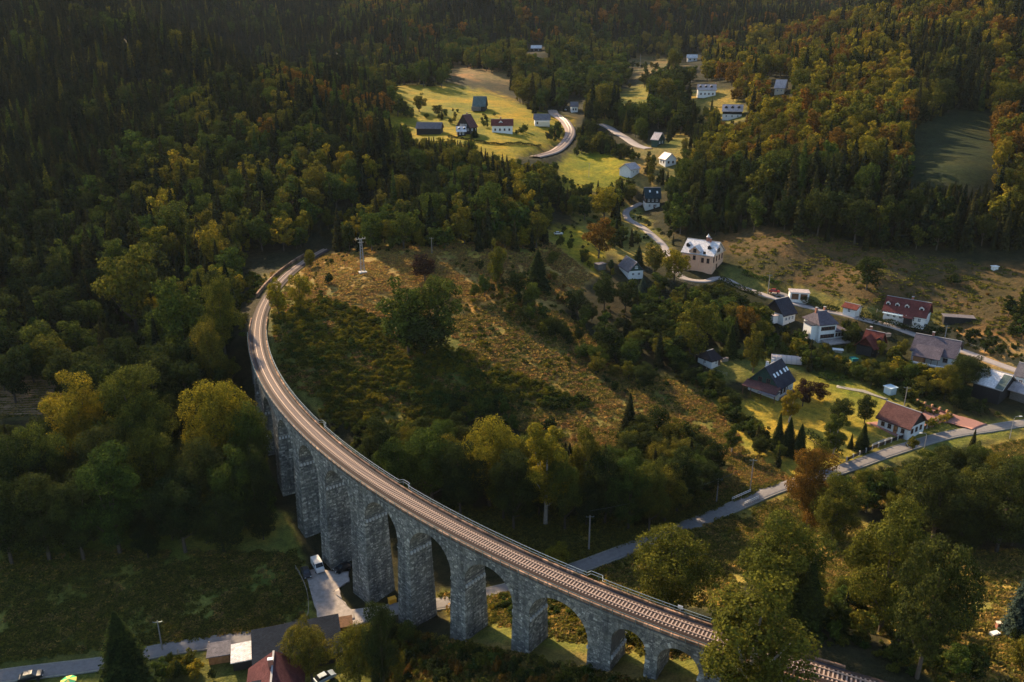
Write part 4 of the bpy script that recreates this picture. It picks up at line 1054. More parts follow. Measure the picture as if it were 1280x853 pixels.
house('roadside_house', (667.5,143.5), (687,142.5), 11, 4, 7.6, M_WHITE, RF['grey'], 'white house with a slate-grey roof beside the distant railway curve', wins='F4 R2', wz=1.2, fm=M_FRD, extras=lambda r,L,W,he,hr: bx(r,'front_porch',(1,-W/2-1.5,1.3),(8,3,3.4),M_CREAM))
house('white_cottage', (713,128.5), (722,127.5), 8, 4, 7, M_WHITE, RF['grey'], 'little white cottage at the top of the distant railway curve', wins='F2 R2', wz=1.2, fm=M_FRD)
house('hill_house', (858.5,68.5), (871,68.5), 8, 3.8, 7.4, M_WHITE, RF['white'], 'small white house highest up at the edge of the far clearing', wins='F2', wz=1.0, wsz=(1.6,1.6), fm=M_FRD)
house('hillside_house', (871.5,106), (893.5,106), 9, 4.6, 8.4, M_WHITE, RF['pale'], 'white hillside house with a pale roof and three dark dormers', wins='F4 R2 r2', wz=1.0, fm=M_FRD, dorm=[(-5,1.8,1.2,M_BLACKWOOD),(-.8,1.8,1.2,M_BLACKWOOD),(3.4,1.8,1.2,M_BLACKWOOD)], chim=[(7,.5)])
house('half_timber_house', (903.5,130.5), (926.5,132), 10, 4.8, 8.8, M_WHITE, RF['pale'], 'house with a pale roof, black upper storey and white base on the right-hand slope', upper=(2.6, M_BLACKWOOD), wins='F3', wz=.8, dorm=[(-4.5,1.9,1.2,M_BLACKWOOD),(-.2,1.9,1.2,M_BLACKWOOD),(4.2,1.9,1.2,M_BLACKWOOD)])
house('green_gable_house', (818.5,163.5), (826,168.5), 8, 3.6, 7.6, M_GREENWOOD, RF['pale'], 'dark green boarded house with a pale pink-grey roof by the far lane', gable=M_GREENWOOD, wins='R2', wz=1)
house('white_gable_house', (830,190.5), (838.5,192.5), 7, 3.4, 6.6, M_WHITE, RF['pale'], 'small white gabled house with a pale roof behind the wooded spur', wins='R2 F2', wz=1, fm=M_FRD)
house('hidden_house', (780.5,205.5), (793,203.5), 8, 3.4, 6.2, M_WHITE, RF['pale'], 'house half hidden by trees, only its pale roof showing by the second meadow', wins='F2')
house('wood_house', (664,57), (677,57), 8, 3.8, 7.2, M_BLACKWOOD, RF['white'], 'lone dark house with a white roof in the far woods', wins='F2', wz=1)
house('tent_roof_house', (970,99), (981,101), 9, 3.6, 9, M_CREAM, RF['pale'], 'pale house with a steep roof peeping over the orange trees', wins='F2', wz=1)
def ex_garage(r, L, W, he, hr):
    for k in (-1, 1): bx(r, 'garage_door', (k*L*.23, -W/2-.05, 1.15), (L*.36, .12, 2.3), M_BROWNWOOD)
def flat(name, pix, L, W, h, rz, wall, top, label, cat, extras=None, over=.3, z0=None):
    c = gp(*pix); r = empty(name, c if z0 is None else (c[0], c[1], z0), rz, label=label, cat=cat); HOUSES.append((tuple(c), L, W, h, rz))
    bx(r, 'wall', (0, 0, h/2-1.2), (L, W, h+2.4), wall); bx(r, 'roof', (0, 0, h+.12), (L+over*2, W+over*2, .2), top)
    if extras: extras(r, L, W, h, h)
    return r
flat('garage', (998,372.5), 7.2, 5, 2.7, -.22, M_WHITE, RF['pale'], 'white double garage with two brown doors by the upper lane', 'garage', ex_garage)
house('outbuilding', (1056,378.5), (1073,382.5), 4.5, 2.5, 3.6, M_WHITE, RF['red'], 'little white outbuilding with a dull red roof beside the upper lane', cat='shed', wins='F1')
house('blue_roof_house', (965,375.5), (983,371.5), 9, 3.4, 8.2, M_WHITE, RF['slate'], 'white house with a steep blue-grey roof at the garage turn', gable=M_BLACKWOOD, wins='L2 F3', wz=1, extras=lambda r,L,W,he,hr: (bx(r,'veranda',(-L/2-1.6,0,1.4),(3,5,3),M_FRW), bx(r,'veranda_roof',(-L/2-1.8,0,3.0),(3.8,5.8,.2),RF['pale'])))
# foreground buildings below the viaduct
def ex_near(r, L, W, he, hr):
    for k in (-2.2, 2.2):
        o = MB(); s=(hr-he)/(W/2); yo=W*.28; z=hr-yo*s
        o.box((k, yo, z+.35), (1.1, 1.6, .9), 0); o.box((k, yo+.1, z+.85), (1.3, 1.9, .1), 1); o.build('dormer', [M_GREYWOOD, RF['navy']], r)
    o = MB(); o.box((.2+L*.2, .25, hr+.7), (.6,.9,1.6), 0); o.box((.2+L*.2, .25, hr+1.55), (.7,1.0,.12), 1); o.build('chimney_stack', [M_BRICK, M_FRW], r)
A_, B_ = at(343,806,8.3), at(334,905,8.3)
c_ = (A_+B_)/2
house_at('near_house', (c_[0], c_[1], -1.0), float(np.hypot(*(A_-B_)[:2])), 9.5, 4.6, 9.3, math.atan2(*(A_-B_)[1::-1]), M_WHITE, RF['rust'], 'nearest house at the bottom edge, weathered mossy red and grey roof with two small dormers', hip=2.4, wins='F2 B3', wz=1, extras=ex_near)
# long dark workshop with a single roof slope facing the camera
def mono(name, A, B, W, hf, hb, wall, roof, label, cat, z0=None):
    zg = 0.0 if z0 is None else z0
    a_, b_ = at(*A, zg + hb), at(*B, zg + hb); L = float(np.hypot(*(b_-a_)[:2])); rz = math.atan2(b_[1]-a_[1], b_[0]-a_[0]); c = (a_+b_)/2
    n = np.array([math.sin(rz), -math.cos(rz)]); c[:2] += n * W/2
    r = empty(name, (c[0], c[1], zg), rz, label=label, cat=cat); HOUSES.append(((c[0], c[1], zg), L, W, hb, rz)); x, y = L/2, W/2
    MB().hexa([(-x,-y,-2),(x,-y,-2),(x,y,-2),(-x,y,-2),(-x,-y,hf),(x,-y,hf),(x,y,hb),(-x,y,hb)]).build('wall', wall, r)
    e=.35; MB().hexa([(-x-e,-y-e,hf-.05),(x+e,-y-e,hf-.05),(x+e,y+e,hb+.05),(-x-e,y+e,hb+.05),(-x-e,-y-e,hf+.15),(x+e,-y-e,hf+.15),(x+e,y+e,hb+.25),(-x-e,y+e,hb+.25)]).build('roof', roof, r)
    return r
wk = mono('workshop', (316,790), (421,770), 8.5, 2.6, 4.6, M_BLACKWOOD, RF['navy'], 'long low workshop with a dark navy metal roof between road and near house', 'workshop', -1.2)
mono('tool_shed', (291,808), (315,803.5), 4, 2.4, 3.0, M_BLACKWOOD, RF['white'], 'small dark shed with a bright white roof panel at the end of the workshop', 'shed', -1.3)
mono('carport', (262,806.5), (287,802.5), 3.2, 2.2, 2.5, M_ORANGEWOOD, RF['grey'], 'open orange timber carport under a flat grey roof beside the road', 'carport', -1.3)
mono('timber_stack', (423,774), (438,771.5), 2.5, 1.3, 1.5, M_BROWNWOOD, M_BROWNWOOD, 'low brown timber enclosure at the end of the dark workshop roof', 'enclosure', -1.3)
# greenhouse tunnel
def hoop(pA, pB, r_, name, m, label, cat):
    a_, b_ = gp(*pA), gp(*pB); L = float(np.hypot(*(b_-a_)[:2])); rz = math.atan2(b_[1]-a_[1], b_[0]-a_[0]); c = (a_+b_)/2
    R = empty(name, c, rz, label=label, cat=cat); n = 14
    P = np.array([[(x, -math.cos(t)*r_, math.sin(t)*r_*.95) for t in np.linspace(0, math.pi, n)] for x in np.linspace(-L/2, L/2, 2)])
    b = MB().grid(P)
    for x in (-L/2, L/2): b.add([(x, -math.cos(t)*r_, math.sin(t)*r_*.95) for t in np.linspace(0, math.pi, n)], [tuple(range(n))])
    b.build('cover', m, R)
    for x in np.linspace(-L/2, L/2, 7): MB().tube([(x, -math.cos(t)*(r_+.05), math.sin(t)*(r_+.05)*.95) for t in np.linspace(0, math.pi, 10)], .07, 4).build('hoop', M_METAL, R)
    return R
M_FILM = plain('greenhouse_film', (.50, .42, .38), .6, .08, 1.0, bump=.1)
hoop((964,449.5), (1001,454.5), 2.3, 'greenhouse_tunnel', M_FILM, 'long whitish greenhouse tunnel behind the big slate-roofed cottage', 'greenhouse')
flat('garden_shed', (1112,492), 2.6, 2.6, 2.2, .4, M_BLUEW, M_BLUEW, 'tiny pale blue shed among the garden bushes', 'shed')
flat('garden_shed', (1095,437), 3.0, 2.4, 2.0, .2, M_BROWNWOOD, RF['dark'], 'small brown shed under the bushes behind the red-roofed cottage', 'shed')
flat('long_shed', (1197,402), 10, 3.5, 1.9, -.25, M_BLACKWOOD, RF['grey'], 'low dark shed with a flat grey roof right of the dormered house', 'shed')
flat('field_hut', (1243,337), 2.0, 1.5, 1.2, .2, M_WHITE, M_WHITE, 'tiny white hut on the brown field close to the wood', 'hut')
flat('lane_hut', (750,336), 4, 3.2, 2.2, .5, M_GREYWOOD, RF['grey'], 'low grey-roofed hut left of the gable cottage', 'hut')
flat('paddling_pool', (1067,450), 2.2, 2.2, .6, .2, plain('turquoise', (.03,.16,.16), .4, .1), plain('turquoise_water', (.03,.19,.19), .2, .1), 'turquoise garden pool among the bushes', 'pool', over=0)
flat('picnic_table', (1047,440), 3.0, 1.4, .8, -.3, M_PALEWOOD, M_WHITE, 'white garden table on the lawn beside the villa trees', 'table')
M_YEL = plain('yellow_plastic', (.80, .38, .03), .5, .1)
flat('grit_bin', (490.5,753.5), 1.6, 1.1, 1.0, .5, M_YEL, M_YEL, 'bright yellow-orange bin on the grass between two piers', 'bin', over=.05)
flat('meadow_trough', (1243,795), 1.6, .9, .5, .3, M_WHITE, M_WHITE, 'small white trough on the grass beside the brick post in the corner field', 'trough', over=0)
flat('brick_post', (1247,787), .7, .7, 1.3, 0, M_BRICK, M_CREAM, 'short pinkish brick post standing in the corner field', 'post', over=.05)

# ------------------------------------------------------------------ parked cars
M_TYRE = plain('tyre', (.02,.02,.02), .9, .1, 8, bump=0); M_LAMP = plain('headlight', (.8,.8,.75), .2, .05, bump=0)
def car(pix, rz, paint, label, van=False, z=None, cat='car'):
    c = gp(*pix); r = empty('parked_van' if van else 'parked_car', (c[0], c[1], c[2] + (.38 if z is None else z)), rz, label=label, cat=cat)
    m = plain('paint_' + ''.join(ch for ch in label.split()[0]), paint, .3, .05, 2, metal=.2, bump=0, spec=.5)
    if van: prof = [(-2.4,.35),(-2.45,1.2),(-2.35,2.05),(1.1,2.1),(1.75,1.3),(2.4,1.1),(2.5,.35)]; L, W = 5, .95
    else: prof = [(-2.1,.35),(-2.15,.8),(-1.95,.98),(-1.0,1.02),(.9,1.0),(1.8,.88),(2.1,.7),(2.12,.35)]; L, W = 4.2, .86
    ring_ = []
    for y, ins in ((-W,.08),(-W,0),(W,0),(W,.08)):
        sc_ = 1 if ins == 0 else .0
        ring_.append([(px*(1-ins*.3), y if ins == 0 else y*1.0, pz) for px, pz in prof])
    b = MB(); n = len(prof)
    P = [[(px, -W*.93, pz*.99+.01) for px, pz in prof], [(px*.99, -W, max(.35, pz-.08)) for px, pz in prof], [(px*.99, W, max(.35, pz-.08)) for px, pz in prof], [(px, W*.93, pz*.99+.01) for px, pz in prof]]
    order = [P[1], P[0], P[3], P[2]]
    vs = [p for row in order for p in row]; fs = []
    for i in range(3):
        for k in range(n-1): fs.append((i*n+k, i*n+k+1, (i+1)*n+k+1, (i+1)*n+k))
    fs.append(tuple(range(n))); fs.append(tuple(3*n+k for k in range(n))[::-1]); b.add(vs, fs)
    b.build('body', m, r)
    if not van:
        cab = [(-1.75,.98),(-1.25,1.42),(.35,1.45),(1.05,.98)]; b = MB()
        vs = [(x, s*(W-.08 if z_ < 1.2 else W-.24), z_) for s in (-1,1) for x, z_ in cab]
        b.add(vs, [(0,1,5,4),(1,2,6,5),(2,3,7,6),(0,3,2,1),(4,5,6,7)]); b.build('windows', M_GLASS, r)
        b = MB(); b.hexa([(-1.22,-.6,1.41),(.34,-.6,1.44),(.34,.6,1.44),(-1.22,.6,1.41),(-1.2,-.58,1.48),(.3,-.58,1.5),(.3,.58,1.5),(-1.2,.58,1.48)]); b.build('car_roof', m, r)
    else:
        b = MB(); b.hexa([(1.16,-.82,2.0),(1.8,-.85,1.33),(1.8,.85,1.33),(1.16,.82,2.0),(1.2,-.82,2.05),(1.86,-.85,1.36),(1.86,.85,1.36),(1.2,.82,2.05)]); b.build('windscreen', M_GLASS, r)
        for s in (-1,1): bx(r, 'side_window', (.6, s*.955, 1.62), (1.0,.04,.5), M_GLASS)
    wm = MB().tube([(0,-.12,0),(0,.12,0)], .33, 14).mesh('wheel', M_TYRE)
    for sx in (-1,1):
        for sy in (-1,1): link('wheel', wm, r, (sx*L*.3, sy*(W-.06), .0))
    for sy in (-1,1): bx(r, 'headlight', (L/2-.02+(.06 if van else 0), sy*W*.72, .62 if not van else .8), (.12,.3,.16), M_LAMP)
    return r
car((383,720), -1.12, (.015,.018,.025), 'dark blue car parked left of the white van by the piers')
car((397.5,712), -1.05, (.72,.72,.70), 'white van parked between two dark cars at the pier', van=True, cat='van')
car((429,714), -2.5+math.pi*0, (.012,.012,.014), 'black car parked tight against the foot of the thick pier')
car((968,367), -.4, (.35,.03,.03), 'red car parked by the pole near the garage')
car((698,294.5), .1, (.7,.7,.68), 'white car on the small lawn behind the hill')
car((40,850), .35, (.015,.018,.02), 'dark car in the bottom corner beside the road')
car((406,852), .7, (.30,.36,.40), 'grey-blue car behind the nearest house')
car((706,139), 1.9, (.5,.5,.5), 'grey car on the distant road above the railway curve')

# ------------------------------------------------------------------ poles, lamps, fences
M_POLE = plain('weathered_pole', (.26,.24,.21), .9, .2, 4); M_CONC = plain('concrete', (.5,.49,.46), .9, .12, 3)
def pole(x, yb, yt, label, name='utility_pole', cat='pole', arms=1, r=.16, base=False):
    c = gp(x, yb); wd = c[1]*cp + (CZ-c[2])*sp; h = (yb-yt)*wd/FPX/cp*1.0
    R = empty(name, c, rnd.uniform(-.3,.3), label=label, cat=cat)
    MB().tube([(0,0,-1),(0,0,h*.5),(0,0,h)], [r,r*.85,r*.65], 8).build('post', M_POLE if not base else M_CONC, R)
    for k in range(arms):
        o = MB().box((0,0,h-.35-k*.7), (1.9,.12,.12))
        for s in (-.85,0,.85): o.box((s,0,h-.2-k*.7), (.1,.1,.22))
        o.build('crossarm', M_IRON, R)
    return R, h
pole(736,688,641,'grey pole standing alone in the dark meadow beyond the viaduct', r=.22)
pole(895.5,628,596,'short grey pole beside the road guardrail', r=.18)
pole(937.5,614,572,'dark slim pole on the meadow above the road guardrail')
pole(203,812,771,'slender wooden pole beside the road next to the large spruce')
pole(793.5,284,268,'thin pole in the bend of the upper lane', arms=0, r=.12)
pole(960,366,344,'pale pole beside the red car', r=.2)
pole(1073,402,383,'pale pole above the lane bank right of the outbuilding', r=.2)
pole(1180,428,407,'pale pole behind the broad bungalow', r=.2)
pole(1127,525,483,'pole behind the brown-roofed bungalow among the bushes')
pole(540,318,298,'small pole with a wide crossarm on top of the grassy hill', arms=1, r=.14)
pole(696,222,190,'twin-armed pole in the second yellow meadow', arms=1, r=.2) if False else None
pole(736,222,205,'thin twin-armed pole in the second yellow meadow', arms=1, r=.14)
pole(248,372,339,'white-topped pole rising from the woods left of the railway', r=.2)
pole(800,87,70,'pale pole in the far brown clearing', arms=0, r=.25)
# lattice mast on its concrete foot
c = gp(453.5, 341); R = empty('lattice_mast', c, .4, label='whitish lattice mast on a concrete foot on the orange hilltop', cat='mast')
hm = 13.5; o = MB()
for sx in (-1,1):
    for sy in (-1,1): o.tube([(sx*.75,sy*.75,0),(sx*.28,sy*.28,hm)], .09, 5)
o.build('legs', M_METAL, R); o = MB()
for k in range(12):
    z0, z1 = hm*k/12, hm*(k+1)/12; a0, a1 = .75-.47*k/12, .75-.47*(k+1)/12
    for q in range(4):
        p = [(-1,-1),(1,-1),(1,1),(-1,1)]; u, v = p[q], p[(q+1)%4]
        if k%2: u, v = v, u
        o.tube([(u[0]*a0,u[1]*a0,z0),(v[0]*a1,v[1]*a1,z1)], .045, 4)
o.build('bracing', M_METAL, R)
o = MB(); o.box((0,0,hm-.2),(3.4,.16,.16)); o.box((0,0,hm-1.5),(2.0,.14,.14))
for s in (-1.7,-.8,.8,1.7): o.box((s,0,hm+.15),(.18,.18,.5))
o.build('crossarm', M_METAL, R); bx(R, 'footing', (0,0,.1), (3.0,2.4,.7), M_CONC)
# street lamps
def lamp(x, yb, yt, label, side=1):
    c = gp(x, yb); wd = c[1]*cp + (CZ-c[2])*sp; h = (yb-yt)*wd/FPX/cp
    R = empty('street_lamp', c, 0, label=label, cat='street lamp')
    MB().tube([(0,0,-.5),(0,0,h*.9),(-side*.4,0,h),(-side*1.4,0,h+.1)], [.1,.07,.06,.05], 6).build('post', M_METAL, R)
    MB().box((-side*1.7,0,h+.08),(.8,.3,.14)).build('lamp_head', M_FRW, R)
lamp(1155,562,541,'street lamp beside the road in front of the brown-roofed bungalow')
lamp(1262,548,520,'street lamp at the right end of the road', -1)
# guardrails of the small road bridge
def rail_fence(p0, p1, side, label, h=.9, n=9):
    a_, b_ = gp(*p0), gp(*p1); R = empty('guardrail', a_, 0, label=label, cat='guardrail'); d = b_-a_; L = np.hypot(*d[:2])
    for k in range(n):
        p = d*k/(n-1); bx(R, 'post', (p[0],p[1],p[2]+h/2-.1), (.12,.12,h+.4), M_CONC)
    for z_ in (h, h*.5): MB().tube([(0,0,z_),(d[0],d[1],d[2]+z_)], .07, 5).build('rail', M_FRW, R)
rail_fence((915,626),(938,616),1,'white guardrail on the far side of the road by the bushes')
rail_fence((930,632),(948,624),1,'white guardrail on the near side of the road')
# picket fence with concrete posts along the bungalow garden
fp = ground_path([(1058,577),(1075,569),(1095,560),(1115,552.5),(1133,546),(1150,539),(1165,532),(1177,526),(1190,521)], step=.25)
R = empty('garden_fence', fp[0], 0, label='dark picket fence with pale posts along the road in front of the bungalow', cat='fence'); o0 = Vector(fp[0])
pmesh = MB().box((0,0,.65),(.28,.28,1.5)).mesh('fence_post', M_CONC); sl = MB()
for k in range(0, len(fp), 11): link('post', pmesh, R, Vector(fp[k])-o0)
for k in range(len(fp)): sl.box(tuple(Vector(fp[k])-o0+Vector((0,0,.6))), (.1,.1,1.0))
for k in range(0, len(fp)-4, 4):
    for z_ in (.35,.9): sl.tube([tuple(Vector(fp[k])-o0+Vector((0,0,z_))), tuple(Vector(fp[k+4])-o0+Vector((0,0,z_)))], .04, 4)
sl.build('pickets', M_BLACKWOOD, R, kind='stuff')
# brick gate pillars along the red driveway
fp = [gp(*p) for p in [(1137,501),(1146.5,504.5),(1155.5,508),(1164.5,511),(1174,514.5),(1183,518)]]
R = empty('pillar_fence', fp[0], 0, label='row of orange brick pillars joined by a low wall above the red driveway', cat='fence')
for p in fp:
    q = p-fp[0]; bx(R, 'brick_pillar', (q[0],q[1],q[2]+.8), (.65,.65,2.0), M_BRICK2) if False else None
M_BRICK2 = plain('orange_brick', (.48,.25,.13), .9, .2, 6)
for p in fp:
    q = p-fp[0]; bx(R, 'brick_pillar', (q[0],q[1],q[2]+.6), (.5,.5,1.7), M_BRICK2)
for a_, b_ in zip(fp[:-1], fp[1:]):
    q = (a_+b_)/2-fp[0]; d = b_-a_; bx(R, 'low_wall', (q[0],q[1],q[2]+.25), (np.hypot(d[0],d[1])-.6,.3,.8), M_BRICK, rz=0) if False else MB().box((q[0],q[1],q[2]+.25), (float(np.hypot(d[0],d[1]))-.6,.3,.8), 0, math.atan2(d[1],d[0])).build('low_wall', M_BRICK, R)
# rough wooden post-and-wire fences beside the yard and at the meadow edges
def post_fence(pix, label, every=3.0, h=1.1, m=M_PALEWOOD, wire=True, thick=.1):
    p = ground_path(pix, step=every); R = empty('field_fence', p[0], 0, label=label, cat='fence'); o0 = Vector(p[0])
    me = MB().box((0,0,h/2-.1),(thick,thick,h+.3)).mesh('fence_post', m)
    for q in p: link('post', me, R, Vector(q)-o0)
    if wire:
        for z_ in (h*.85, h*.45): MB().tube([tuple(Vector(q)-o0+Vector((0,0,z_))) for q in p], .035, 4).build('rail', m, R)
post_fence([(370,712),(376,722),(384,742),(386,765),(383,776),(365,782),(350,786)], 'pale wooden fence along the left side of the gravel yard', 2.4)
post_fence([(262,808),(230,815),(210,820),(160,829),(120,834)], 'short wooden fence on the near side of the valley road', 6, wire=False, thick=.18)
post_fence([(592,112),(560,108),(530,107),(500,106)], 'thin fence along the top of the yellow meadow', 8)
post_fence([(1230,440),(1210,432),(1190,426)], 'wire fence below the brown field behind the bungalow', 4)
post_fence([(1000,425),(1018,430),(1040,431),(1062,428)], 'low wooden fence below the white villa', 2.5)
post_fence([(1122,453),(1150,462),(1178,468)], 'wooden fence in front of the broad bungalow', 2.5)
post_fence([(868,440),(884,462),(910,470)], 'wooden fence around the tiny white hut', 2.5)
post_fence([(1096,390),(1110,396),(1140,402),(1165,404)], 'pale fence in front of the dormered house', 2.5)
post_fence([(842,350),(866,358),(896,362)], 'fence below the manor house garden', 3)
def woodpile(pix, rz, label):
    c = gp(*pix); r = empty('woodpile', c, rz, label=label, cat='woodpile'); lm = MB().tube([(0,-.5,0),(0,.5,0)], .14, 7).mesh('log', M_PALEWOOD)
    for i in range(9):
        for j in range(4): link('log', lm, r, (-1.2+i*.3+(j%2)*.13, 0, .14+j*.26))
    bx(r, 'cover', (0,0,1.2), (3.0,1.3,.06), RF['grey'])
woodpile((905,452), .4, 'covered woodpile beside the tiny white hut')
woodpile((1204,455), -.3, 'covered woodpile right of the broad bungalow')
woodpile((1108,421), .2, 'covered woodpile beside the black cottage')
woodpile((413,789), .2, 'covered woodpile behind the dark workshop')
# overhead lines between the lane poles
def wire(pts, label):
    P = []
    for (x0,y0,h0),(x1,y1,h1) in zip(pts[:-1], pts[1:]):
        a, b = gp(x0,y0), gp(x1,y1); a = a+np.array([0,0,h0]); b = b+np.array([0,0,h1]); L = np.linalg.norm(b-a)
        for t in np.linspace(0,1,12): q = a+(b-a)*t; q[2] -= 4*t*(1-t)*L*.018; P.append(tuple(q))
    MB().tube(P, .022, 4).build('overhead_wire', M_IRON, label=label, cat='cable')
wire([(960,366,6.8),(1073,402,6.2),(1180,428,6.8)], 'thin overhead wire strung above the upper lane')
wire([(736,688,10.4),(895.5,628,6.4),(937.5,614,8.0)], 'thin overhead wire strung across the dark meadow to the road')
# parasol in the corner
c = gp(88,862); R = empty('parasol', c, 0, label='yellow and green garden parasol at the bottom edge', cat='parasol')
MB().tube([(0,0,0),(0,0,2.3)], .04, 6).build('pole', M_METAL, R)
o = MB()
for k in range(8):
    a0, a1 = k*math.pi/4, (k+1)*math.pi/4; o.add([(0,0,2.6),(math.cos(a0)*1.5,math.sin(a0)*1.5,2.1),(math.cos(a1)*1.5,math.sin(a1)*1.5,2.1)], [(0,1,2)], k%2)
o.build('canopy', [plain('parasol_yellow',(.75,.6,.12),.8,.05,bump=0), plain('parasol_green',(.05,.4,.15),.8,.05,bump=0)], R)
print('houses ok')

# ------------------------------------------------------------------ trees
def quads(C, N, S, rg, asp=1.0, up=None):
    """leaf quads: centres, normals, sizes -> verts, faces"""
    n = len(C); r = rg.normal(size=(n, 3)); T = np.cross(N, r); T /= np.linalg.norm(T, axis=1)[:, None] + 1e-9
    B = np.cross(N, T); a = (S * .5)[:, None]; b = a * asp
    fold = N * (S * .18)[:, None]
    V = np.stack([C - T * a - B * b * .5, C + T * a * .6 - B * b + fold, C + T * a + B * b * .5, C - T * a * .6 + B * b - fold], 1).reshape(-1, 3)
    return V, np.arange(4 * n).reshape(-1, 4)
def merge_q(parts):
    Vs, Fs, Ms = [], [], []; k = 0
    for V_, F_, m_ in parts:
        Vs.append(V_); Fs.append(F_ + k); Ms.append(np.full(len(F_), m_)); k += len(V_)
    return np.vstack(Vs), np.vstack(Fs), np.concatenate(Ms)
def tubes_np(path, rad, n=6):
    b = MB().tube(path, rad, n, cap=False); return np.array(b.v), np.array(b.f)
def broad(seed, h=18., w=12., nblob=26, nleaf=5200, ls=.42, base=.03, droop=0., round_=1.0):
    """broadleaf: returns (trunk V,F), (leaf V,F); origin at the foot"""
    rg = np.random.default_rng(seed); tr = []
    cz = h * (base + (1 - base) * .5); rz = h * (1 - base) * .5; rx = w / 2
    B = []
    for k in range(nblob):
        for _ in range(40):
            d = rg.normal(size=3); d /= np.linalg.norm(d); rr = rg.uniform(.42, .86)
            taper = 1.0 - .12 * max(0.0, -d[2]) * round_
            p = np.array([d[0] * rx * rr * taper, d[1] * rx * rr * taper, d[2] * rz * rr])
            r = rg.uniform(.18, .38) * rx * (1.12 - .25 * abs(d[2]))
            if all(np.linalg.norm(p - q[0]) > max(q[1], r) * .85 for q in B): break
        B.append((p, r))
    B.append((np.array([0, 0, -rz * .15]), rx * .50)); B.append((np.array([0, 0, rz * .3]), rx * .4))
    wts = np.array([b[1] ** 2 for b in B]); wts /= wts.sum(); C, N, S = [], [], []
    for (p, r), wt in zip(B, wts):
        n = max(8, int(nleaf * wt)); d = rg.normal(size=(n, 3)); d /= np.linalg.norm(d, axis=1)[:, None]
        ph = rg.uniform(0, 6, 3)
        rad = r * rg.uniform(.72, 1.06, n) * (1 + .16 * np.sin(6 * d[:, 0] + ph[0]) * np.cos(5 * d[:, 1] + ph[1]) + .1 * np.sin(11 * d[:, 2] + ph[2]))
        pos = p + d * rad[:, None] * np.array([1, 1, .86]); pos[:, 2] -= droop * r * rg.uniform(0, 1, n)
        C.append(pos); nn = d + rg.normal(size=(n, 3)) * .42 + np.array([0, 0, .2]); N.append(nn / np.linalg.norm(nn, axis=1)[:, None]); S.append(ls * rg.uniform(.6, 1.35, n))
    C = np.vstack(C); N = np.vstack(N); S = np.concatenate(S); C[:, 2] += cz
    # leave out what is buried deep inside other clumps
    P_ = np.array([b[0] for b in B]) + np.array([0, 0, cz]); R_ = np.array([b[1] for b in B])
    buried = (np.linalg.norm(C[:, None] - P_[None], axis=2) < R_[None] * .58).any(1)
    k = (C[:, 2] > h * base * .5) & ~buried; C, N, S = C[k], N[k], S[k]
    rr_ = np.percentile(np.hypot(C[:, 0], C[:, 1]), 98); C[:, :2] *= rx / rr_; C[:, 2] *= h / (C[:, 2].max() + .2)
    Vl, Fl = quads(C, N, S, rg, .8)
    x0, y0 = rg.uniform(-.3, .3, 2)
    tr.append(tubes_np([(0, 0, -1), (0, 0, 0), (x0, y0, h * .3), (x0 * 2, y0 * 2, h * .72)], [h * .024, h * .02, h * .014, h * .004], 7))
    order = sorted(B, key=lambda b: -b[1])[:10]
    for p, r in order:
        z0 = h * rg.uniform(.14, .4); e = p + np.array([0, 0, cz]); tr.append(tubes_np([(x0, y0, z0), tuple(e * .5 + np.array([0, 0, z0 * .35])), tuple(e)], [h * .009, h * .006, h * .002], 5))
    Vt, Ft, _ = merge_q([(v, f, 0) for v, f in tr])
    return (Vt, Ft), (Vl, Fl)
def conif(seed, h=22., w=7., n=3000, ls=.5, tiers=17, base=.04):
    """spruce: tiers of drooping sprays of needles round a straight stem"""
    rg = np.random.default_rng(seed)
    t = 1 - rg.uniform(0, 1, n) ** .62; t = np.clip(t * 1.0, 0, .995)
    ti = np.floor(t * tiers); fr = t * tiers - ti
    a = rg.uniform(0, 2 * math.pi, n)
    nb = 9; ph = ti * 1.9; lob = .5 + .5 * np.cos(a * nb + ph + np.sin(ti * 3.1) * 2)       # boughs
    R = w / 2 * (1 - t) ** .82 * (1.06 - .36 * fr) * (.70 + .36 * lob) * (1 + .16 * np.sin(a * 2 + seed + ti * .35)) + .08
    u = np.sqrt(rg.uniform(.22, 1, n)); r = R * u
    z = h * (base + (1 - base) * t) - .28 * r * (1 + .4 * u)
    C = np.stack([np.cos(a) * r, np.sin(a) * r, z], 1)
    N = np.stack([np.cos(a) * .62, np.sin(a) * .62, np.full(n, .62)], 1) + rg.normal(size=(n, 3)) * .28; N /= np.linalg.norm(N, axis=1)[:, None]
    S = ls * rg.uniform(.6, 1.3, n) * (.55 + .6 * (1 - t))
    V_, F_ = quads(C, N, S, rg, .7)
    k = len(V_); V_ = np.vstack([V_, [(0, 0, h * 1.02), (.1, 0, h * .93), (-.1, .1, h * .92), (0, -.12, h * .93)]]); F_ = np.vstack([F_, [[k, k + 1, k + 2, k + 3]]])
    return tubes_np([(0, 0, -1), (0, 0, h * .3), (0, 0, h * .97)], [h * .014, h * .011, .03], 6), (V_, F_)
def tree_mesh(name, T, Lf, fm, bark=M_BARK):
    V_, F_, m_ = merge_q([(T[0], T[1], 0), (Lf[0], Lf[1], 1)]); return npmesh(name, V_, F_, [bark, fm], False, m_)
def crown_mesh(name, Lf, fm): return npmesh(name, Lf[0], Lf[1], fm)
